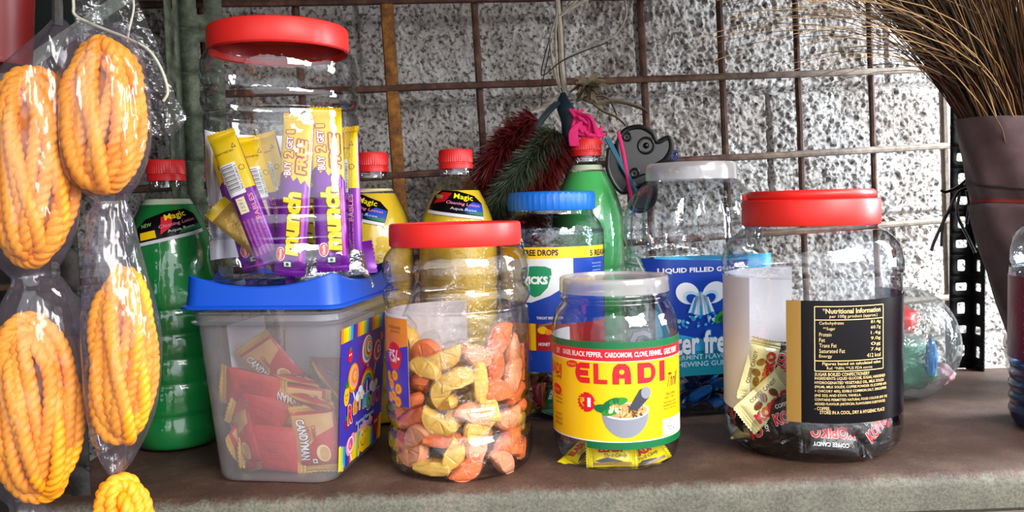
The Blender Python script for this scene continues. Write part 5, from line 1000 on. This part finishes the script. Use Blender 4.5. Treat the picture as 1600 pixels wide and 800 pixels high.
sleeve('leftmost clear plastic sleeve knotted at top, holding two rope hanks', [(30, 80, 98), (52, 62, 112), (90, 22, 112), (130, -8, 112), (200, -18, 118), (280, -20, 118), (350, -18, 116), (398, -12, 98), (425, 12, 82), (440, 20, 92), (480, 2, 112), (560, -22, 126), (640, -28, 128), (700, -22, 118), (760, -5, 84), (792, 18, 66), (830, 0, 100), (880, -20, 118)], YR, 1.0, 1)
sleeve('second clear plastic sleeve of ropes, nearest the green bottle', [(38, 128, 186), (60, 112, 206), (110, 98, 222), (170, 94, 228), (240, 98, 226), (280, 112, 214), (308, 142, 196), (318, 148, 194), (340, 138, 200), (400, 133, 216), (470, 132, 234), (540, 132, 246), (620, 134, 242), (680, 144, 224), (720, 158, 204), (748, 170, 188), (775, 160, 208), (810, 148, 228), (860, 142, 236), (900, 150, 230)], YR+.004, 1.0, 5)
m = MB(); m.tube([at(87, -30, YR), at(90, 10, YR), at(90, 40, YR)], .0035, 'post_dark', 8); tag(m.build('hanging_hook'), 'dark steel hook holding the leftmost rope sleeve at its knot', 'hook')
# ---- empty clear bag and twine above the green bottle
m = MB(); E_ = [(-30, 108, 205), (0, 112, 215), (40, 118, 232), (70, 122, 246), (110, 150, 258), (150, 205, 274), (185, 222, 291), (212, 236, 268)]
EX = cr([(a, b_, y) for y, a, b_ in E_], 6)
for s_ in (1, -1):
    def g(u, v):
        f = u*(len(EX)-1); i = min(int(f), len(EX)-2); p = EX[i].lerp(EX[i+1], f-i); px = p.x+(p.y-p.x)*v
        q = at(px, p.z, .66); e = math.sin(PI*v)**.5
        return (q.x, .66+s_*.004*e+.006*noise.noise((u*5, v*3.5, 2+s_))*e+.003*noise.noise((u*14, v*9, s_)), q.z)
    m.grid(g, 60, 40, 'bag_film')
tag(m.build('plastic_bag'), 'empty crumpled clear plastic bag hanging above the left green bottle', 'plastic bag')
m = MB(); m.tube(cr([at(114, -25, .652), at(115, 8, .652), at(118, 24, .652), at(150, 40, .650), (at(200, 60, .650)), at(232, 78, .650), at(252, 108, .650), at(262, 142, .650), at(255, 158, .65)], 6), .0011, 'twine', 6); m.tube(cr([at(206, -20, .653), at(209, 12, .652), at(202, 45, .651), at(199, 66, .650)], 6), .0008, 'twine', 6)
tag(m.build('twine'), 'thin pale twine looped in front of the empty clear bag', 'twine')
# ---- dim things in the top left corner
m = MB(); a, b_ = at(-40, 22, .74), at(44, 112, .74)
m.lathe(cr2([(0, 0), (.030, 0), (.034, .002), (.040, .070), (.043, .072), (.043, .078), (.039, .078)], 4), 'red_bucket', 48); o = m.build('red_bucket', None, (a.x+.004, .75, b_.z+.010)); tag(o, 'dark red plastic tub high in the corner behind the ropes', 'tub')
bk = (a.x+.004, .75, b_.z+.010)
m = MB(); rnd = random.Random(4)
for k in range(300):
    an = rnd.uniform(0, 2*PI); r_ = rnd.uniform(0, .036); p = Vector((r_*math.cos(an), r_*math.sin(an), .070)); q = p+Vector((rnd.gauss(0, .02), rnd.gauss(0, .02), rnd.uniform(.006, .03)))
    m.tube(cr([p, (p+q)/2+Vector((rnd.gauss(0, .008), rnd.gauss(0, .008), .006)), q], 3), .0007, 'fibre', 4, cap=False)
tag(m.build('coir_fibre', None, bk), 'tangle of brown coir fibre stuffed into the dark red tub', 'fibre')
m = MB(); m.box((0, 0, 0), (.16, .004, .24), 'board_dark', None, .001); r3 = Matrix.Rotation(R_(-32), 3, 'Y')
m.box((.005, -.003, -.012), (.20, .002, .014), 'board_pale', r3); m.box((.02, -.003, -.070), (.20, .002, .010), 'board_pale', r3); o = m.build('painted_board', None, at(70, 60, .90)); tag(o, 'dark green board with pale diagonal stripes behind the rope sleeves', 'board')

# ================================================================ wrapped broom
BR = Vector((.622, .965, 0))
br = thing('grass_broom', 'big grass broom wrapped in woven sacking beside the black slotted post', 'broom', BR)
BS = [(0, .052, .036), (.03, .054, .028), (.10, .066, .012), (.16, .076, .004), (.205, .082, 0), (.215, .079, 0), (.235, .086, 0), (.30, .097, -.004), (.306, .096, -.004)]
m = MB(); bs = cr([(z, r_, dx) for z, r_, dx in BS], 6)
def sackf(u, v):
    f = u*(len(bs)-1); i = min(int(f), len(bs)-2); p = bs[i].lerp(bs[i+1], f-i); a = 2*PI*v
    k = 1+.05*noise.noise((math.cos(a)*1.6, math.sin(a)*1.6, p.x*14))+.02*math.sin(a*9+p.x*40)
    return (p.z+p.y*k*math.cos(a), p.y*.8*k*math.sin(a), p.x-.010*math.cos(a)*(p.x/.3))
m.grid(sackf, 90, 72, 'sack', cv=True); sk = m.build('sack_wrap', br)
m = MB(); m.grid(lambda u, v: tuple(c*(1.012 if i < 2 else 1) for i, c in enumerate(sackf(.585+.035*u-.045*math.sin(2*PI*v+.9)*.6, v))), 4, 72, 'sack_stripe', cv=True); m.build('red_stripe', sk)
m = MB(); m.tube([tuple(Vector(sackf(.735+.02*math.sin(2*PI*i/60), i/60))*1.01) for i in range(60)], .0018, 'post_dark', 6, closed=True); m.build('tie_cord', br)
rnd = random.Random(9); parts = {'bristle_tan': MB(), 'bristle_brown': MB(), 'bristle_dark': MB()}; bm_ = MB()
for k in range(1900):
    a = rnd.uniform(0, 2*PI); r_ = math.sqrt(rnd.random())*.086; x0 = -.004+r_*math.cos(a); y0 = r_*.8*math.sin(a)
    out = x0/.09; L = rnd.uniform(.24, .40); lx = out*.52+rnd.gauss(-.05, .08); ly = y0/.09*.30+rnd.gauss(-.05, .07)
    dr = rnd.uniform(.2, 1.0)*(.45 if out > -.2 else .75)
    p = [Vector((x0*.86, y0*.86, .272)), Vector((x0*.97, y0*.97, .302))]
    d = Vector((lx, ly, 1)).normalized(); q = p[-1].copy()
    for s_ in range(7):
        q = q+d*(L/7); d = (d+Vector((d.x*.14*dr-.030*dr*(out < .2), d.y*.10, -.055*dr*(1 if abs(d.x) > .25 else .3)))).normalized(); p.append(Vector((q.x, min(q.y, .09+.1*(q.y-.09)) if q.y > .09 else q.y, q.z)))
    mt = rnd.choices(['bristle_tan', 'bristle_brown', 'bristle_dark'], [.34, .40, .26])[0]
    bm_.tube(p, .0007, mt, 3, cap=False, rf=lambda t, th: .00095*(1-.65*t))
for k in range(90):                        # wisps drooping far to the left
    x0 = rnd.uniform(-.085, -.02); y0 = rnd.uniform(-.05, .04); q = Vector((x0, y0, .30)); p = [Vector((x0*.88, y0*.88, .272)), q.copy()]
    d = Vector((rnd.uniform(-.75, -.25), rnd.uniform(-.25, .1), 1)).normalized(); L = rnd.uniform(.26, .44); dr = rnd.uniform(.5, 1.35)
    for s_ in range(9):
        q = q+d*(L/9); d = (d+Vector((-.13*dr, -.01, -.12*dr))).normalized(); p.append(q.copy())
    bm_.tube(p, .0006, rnd.choice(['bristle_tan', 'bristle_brown', 'bristle_dark']), 3, cap=False, rf=lambda t, th: .00085*(1-.7*t))
o = bm_.build('bristles', br); o['kind'] = 'stuff'
m = MB()
for pts in ([(1522, 268), (1500, 290), (1478, 300), (1470, 297)], [(1522, 292), (1498, 300), (1482, 330), (1462, 372), (1455, 392)], [(1500, 300), (1496, 335), (1512, 370), (1524, 395)], [(1510, 298), (1514, 318), (1510, 350)], [(1484, 330), (1474, 345), (1471, 385)]):
    m.tube(cr([at(x, y, 1.035+.0006*i) for i, (x, y) in enumerate(pts)], 5), .0019, 'black_plastic', 6)
tag(m.build('black_strip'), 'frayed black plastic strip tied round the black slotted post', 'strip')

# ================================================================ things hanging on the grid, middle
def tinsel(label, pts, R, mat, n, seed):
    rnd = random.Random(seed); m = MB(); P = cr(pts, 8); m.tube(P, R*.16, mat, 6); vs = []; fs = []
    for k in range(n):
        f = rnd.random()*(len(P)-1); i = min(int(f), len(P)-2); c = P[i].lerp(P[i+1], f-i); t = (P[i+1]-P[i]).normalized()
        d = Vector((rnd.gauss(0, 1), rnd.gauss(0, 1), rnd.gauss(0, 1))); d = (d-t*d.dot(t)).normalized(); d = (d+t*rnd.uniform(.1, .8)).normalized(); L = R*rnd.uniform(.65, 1.12); w_ = d.orthogonal().normalized()*R*.022
        w_ = Matrix.Rotation(rnd.uniform(0, 6), 3, d) @ w_; mid = c+d*L*.6+Vector((0, 0, -.05*R)); tip = c+d*L+Vector((0, 0, -.22*R)); o_ = len(vs)
        vs += [c-w_, c+w_, mid+w_, mid-w_, tip]; fs += [(o_, o_+1, o_+2, o_+3), (o_+3, o_+2, o_+4)]
    m.add(vs, fs, mat, False); o = m.build('tinsel_garland'); return tag(o, label, 'tinsel', 'tinsel garlands hanging on the rod grid')
YD = 1.035
tinsel('dark red tinsel garland nearest the yellow bottle', [at(842, 190, YD), at(815, 205, YD), at(785, 235, YD-.01), at(760, 275, YD), at(742, 325, YD), at(728, 380, YD+.01)], .034, 'tinsel_red', 4200, 1)
tinsel('dark green tinsel garland between the two red ones', [at(868, 205, YD-.01), at(845, 230, YD-.02), at(815, 265, YD-.03), at(785, 305, YD-.02), at(765, 350, YD-.01), at(755, 400, YD)], .028, 'tinsel_green', 3600, 2)
tinsel('dark red tinsel garland nearest the pale green bottle', [at(876, 212, YD), at(862, 240, YD-.01), at(842, 270, YD-.012), at(828, 310, YD-.012), at(815, 360, YD-.01)], .036, 'tinsel_red', 4200, 3)
def ribbon(m, pts, w_, mat, Y=1.05, tw=0):
    P = cr([at(x, y, Y+dy) for x, y, dy in [(p+(0,))[:3] for p in pts]], 8); k = len(P)
    def g(u, v):
        f = u*(k-1); i = min(int(f), k-2); p = P[i].lerp(P[i+1], f-i); t = (P[i+1]-P[i]).normalized(); s_ = t.cross(Vector((0, 1, 0))); s_ = s_.normalized() if s_.length > 1e-4 else Vector((1, 0, 0)); s_ = Matrix.Rotation(tw*u, 3, t) @ s_
        return tuple(p+s_*(w_*(v-.5))+Vector((0, .0012*math.cos(PI*v*2), 0)))
    m.grid(g, k*2, 6, mat)
m = MB(); ribbon(m, [(869, -30), (872, 10), (876, 50), (878, 100), (884, 150)], .0062, 'raffia'); ribbon(m, [(866, -20), (870, 20), (860, 60), (866, 110), (878, 150)], .0028, 'raffia'); ribbon(m, [(902, 0), (878, 22), (870, 30), (868, 70), (872, 120), (876, 138)], .0030, 'raffia'); ribbon(m, [(975, -10), (978, 25), (960, 55), (925, 70), (884, 92)], .0024, 'raffia'); ribbon(m, [(925, -6), (890, 14), (872, 26)], .0046, 'raffia'); ribbon(m, [(862, 60), (856, 90), (848, 130), (846, 170)], .0014, 'post_dark')
m.tube(cr([at(858, 62, 1.045), at(846, 110, 1.045), at(852, 116, 1.045), at(884, 92, 1.046), at(950, 66, 1.05)], 6), .0009, 'post_dark', 6)
ribbon(m, [(884, 150), (860, 164), (830, 174), (800, 175), (786, 178)], .0085, 'raffia', 1.045, 2)
tag(m.build('raffia_strap'), 'pale frayed raffia strap knotted down the rod above the tinsel', 'strap')
m = MB(); m.tube(cr([at(880, 146, 1.045), at(882, 165, 1.040), at(890, 185, 1.036), at(886, 210, 1.035), at(882, 240, 1.035)], 5), .011, 'strap_teal', 12, rf=lambda t, th: .0035+.0070*math.sin(PI*min(t*1.15, 1))**1.2*(1+.2*math.cos(3*th)))
for k in range(3): m.tube(cr([at(876-4*k, 160, 1.038), at(858-6*k, 176+4*k, 1.030), at(842-7*k, 198+8*k, 1.028)], 5), .0022, 'strap_teal', 6)
tag(m.build('teal_band'), 'dark teal fabric band knotted below the raffia strap', 'band')
m = MB(); rnd = random.Random(3)
for k in range(26):
    q = [at(900+rnd.uniform(-10, 14), 178+rnd.uniform(-8, 10), 1.02), at(912+rnd.uniform(-18, 14), 190+rnd.uniform(-10, 18), 1.01+rnd.uniform(-.008, .01)), at(918+rnd.uniform(-12, 16), 200+rnd.uniform(-8, 14), 1.015), at(932+rnd.uniform(-18, 14), 216+rnd.uniform(-18, 8), 1.02)]; m.tube(cr(q, 6), .0022, 'yarn_pink', 6)
for k in range(5): m.tube(cr([at(910, 190, 1.01), at(892+k*2, 205, 1.005), at(892+k*3, 228, 1.006)], 6), .0024, 'yarn_pink', 6)
tag(m.build('pink_yarn'), 'bright pink yarn knot over the cap of the pale green bottle', 'yarn')
m = MB(); m.tube(cr([at(966, 206, .99), at(974, 240, .985), at(980, 275, .985), at(987, 315, .985)], 8), .0022, 'yarn_pink', 6); tag(m.build('pink_string'), 'pink cord hanging down across the black butterfly clip', 'cord')
m = MB(); [m.tube(cr([at(946+3*k, 216, .99), at(962+2*k, 245, .986), at(978+2*k, 272, .985), at(994+2*k, 300+3*k, .985)], 8), .0016, 'yarn_teal', 6) for k in range(3)]; tag(m.build('teal_string'), 'teal cord strands hanging beside the pink cord', 'cord')
# dried flower head and twigs
m = MB(); rnd = random.Random(6); fc = at(917, 134, 1.035)
for k in range(46):
    d = Vector((rnd.gauss(0, 1), rnd.gauss(0, .7)-.3, rnd.gauss(0, .8)+.2)).normalized(); L = rnd.uniform(.012, .027); s_ = d.orthogonal().normalized()
    m.grid(lambda u, v: tuple(fc+d*(L*u)+s_*((v-.5)*.009*math.sin(PI*min(u*.9+.08, 1)))+Vector((0, 0, -.006*u*u+.0012*math.cos(v*6)))), 7, 5, 'dry_petal')
tag(m.build('dried_flower'), 'dried grey-brown flower head stuck in the grid above pink yarn', 'flower')
m = MB()
for pts, w_ in (([(905, 150), (930, 160), (965, 158), (1000, 168), (1012, 176)], .006), ([(915, 150), (940, 172), (962, 182), (978, 196)], .0035), ([(900, 158), (930, 150), (950, 154), (962, 175), (964, 188)], .003), ([(895, 156), (870, 162), (850, 178)], .003)): ribbon(m, pts, w_, 'dry_petal', 1.04, 1.2)
tag(m.build('dry_leaves'), 'curled dry leaf strips trailing right from the dried flower head', 'leaves')
# black butterfly hair clip
CLP = at(1000, 262, 1.03)
cl = thing('hair_clip', 'glossy black butterfly shaped hair clip hanging on the grid', 'hair clip', CLP)
pxm = 1.03/FPX
def wing(pts, name, dy=0, th=.007):
    C_ = cr([((x-1000)*pxm, -(y-262)*pxm, 0) for x, y in pts+[pts[0]]], 8)[:-1]; bm = bmesh.new(); f = bm.faces.new([bm.verts.new((p.x, 0, p.y)) for p in C_])
    r = bmesh.ops.extrude_face_region(bm, geom=[f]); bmesh.ops.translate(bm, vec=(0, th, 0), verts=[v for v in r['geom'] if isinstance(v, bmesh.types.BMVert)])
    bmesh.ops.recalc_face_normals(bm, faces=bm.faces[:]); m = MB(); m.bm(bm, 'clip_black', False)
    m.tube([(p.x*.985, -.0005, p.y*.985) for p in C_], .0030, 'clip_black', 8, closed=True); return m.build(name, cl, (0, dy, 0))
wg = wing([(972, 262), (966, 225), (976, 204), (1000, 198), (1020, 208), (1028, 222), (1046, 216), (1050, 232), (1040, 250), (1022, 262), (1012, 285), (992, 290)], 'upper_wing')
for x, y, r_ in ((981, 214, .0045), (1010, 228, .0095), (992, 270, .0050)):
    m = MB(); m.tube([((x-1000)*pxm+r_*math.cos(2*PI*i/24), -.001, -(y-262)*pxm+r_*math.sin(2*PI*i/24)) for i in range(24)], .0016, 'clip_black', 8, closed=True); m.ball(((x-1000)*pxm, -.0005, -(y-262)*pxm), r_*.4, 'clip_black', 12, 8); m.build('raised_ring', wg)
wing([(952, 232), (968, 226), (974, 250), (984, 280), (976, 300), (962, 290), (950, 262)], 'left_wing', .004)
wing([(985, 280), (1012, 272), (1024, 285), (1022, 315), (1004, 330), (985, 322)], 'lower_wing', .003); wing([(1018, 262), (1048, 254), (1062, 262), (1050, 272), (1022, 280)], 'side_wing', .006)
m = MB(); rnd = random.Random(8)
for k in range(60): c = at(1040+rnd.uniform(-18, 14), 250+rnd.uniform(-10, 6), 1.055); m.tube([c+Vector((.005*math.cos(a), .002*math.sin(a*2), .005*math.sin(a))) for a in [2*PI*i/10 for i in range(10)]], .0007, 'lace_blue', 4, closed=True)
tag(m.build('blue_lace'), 'dull blue lace scrap behind the black butterfly clip', 'lace')
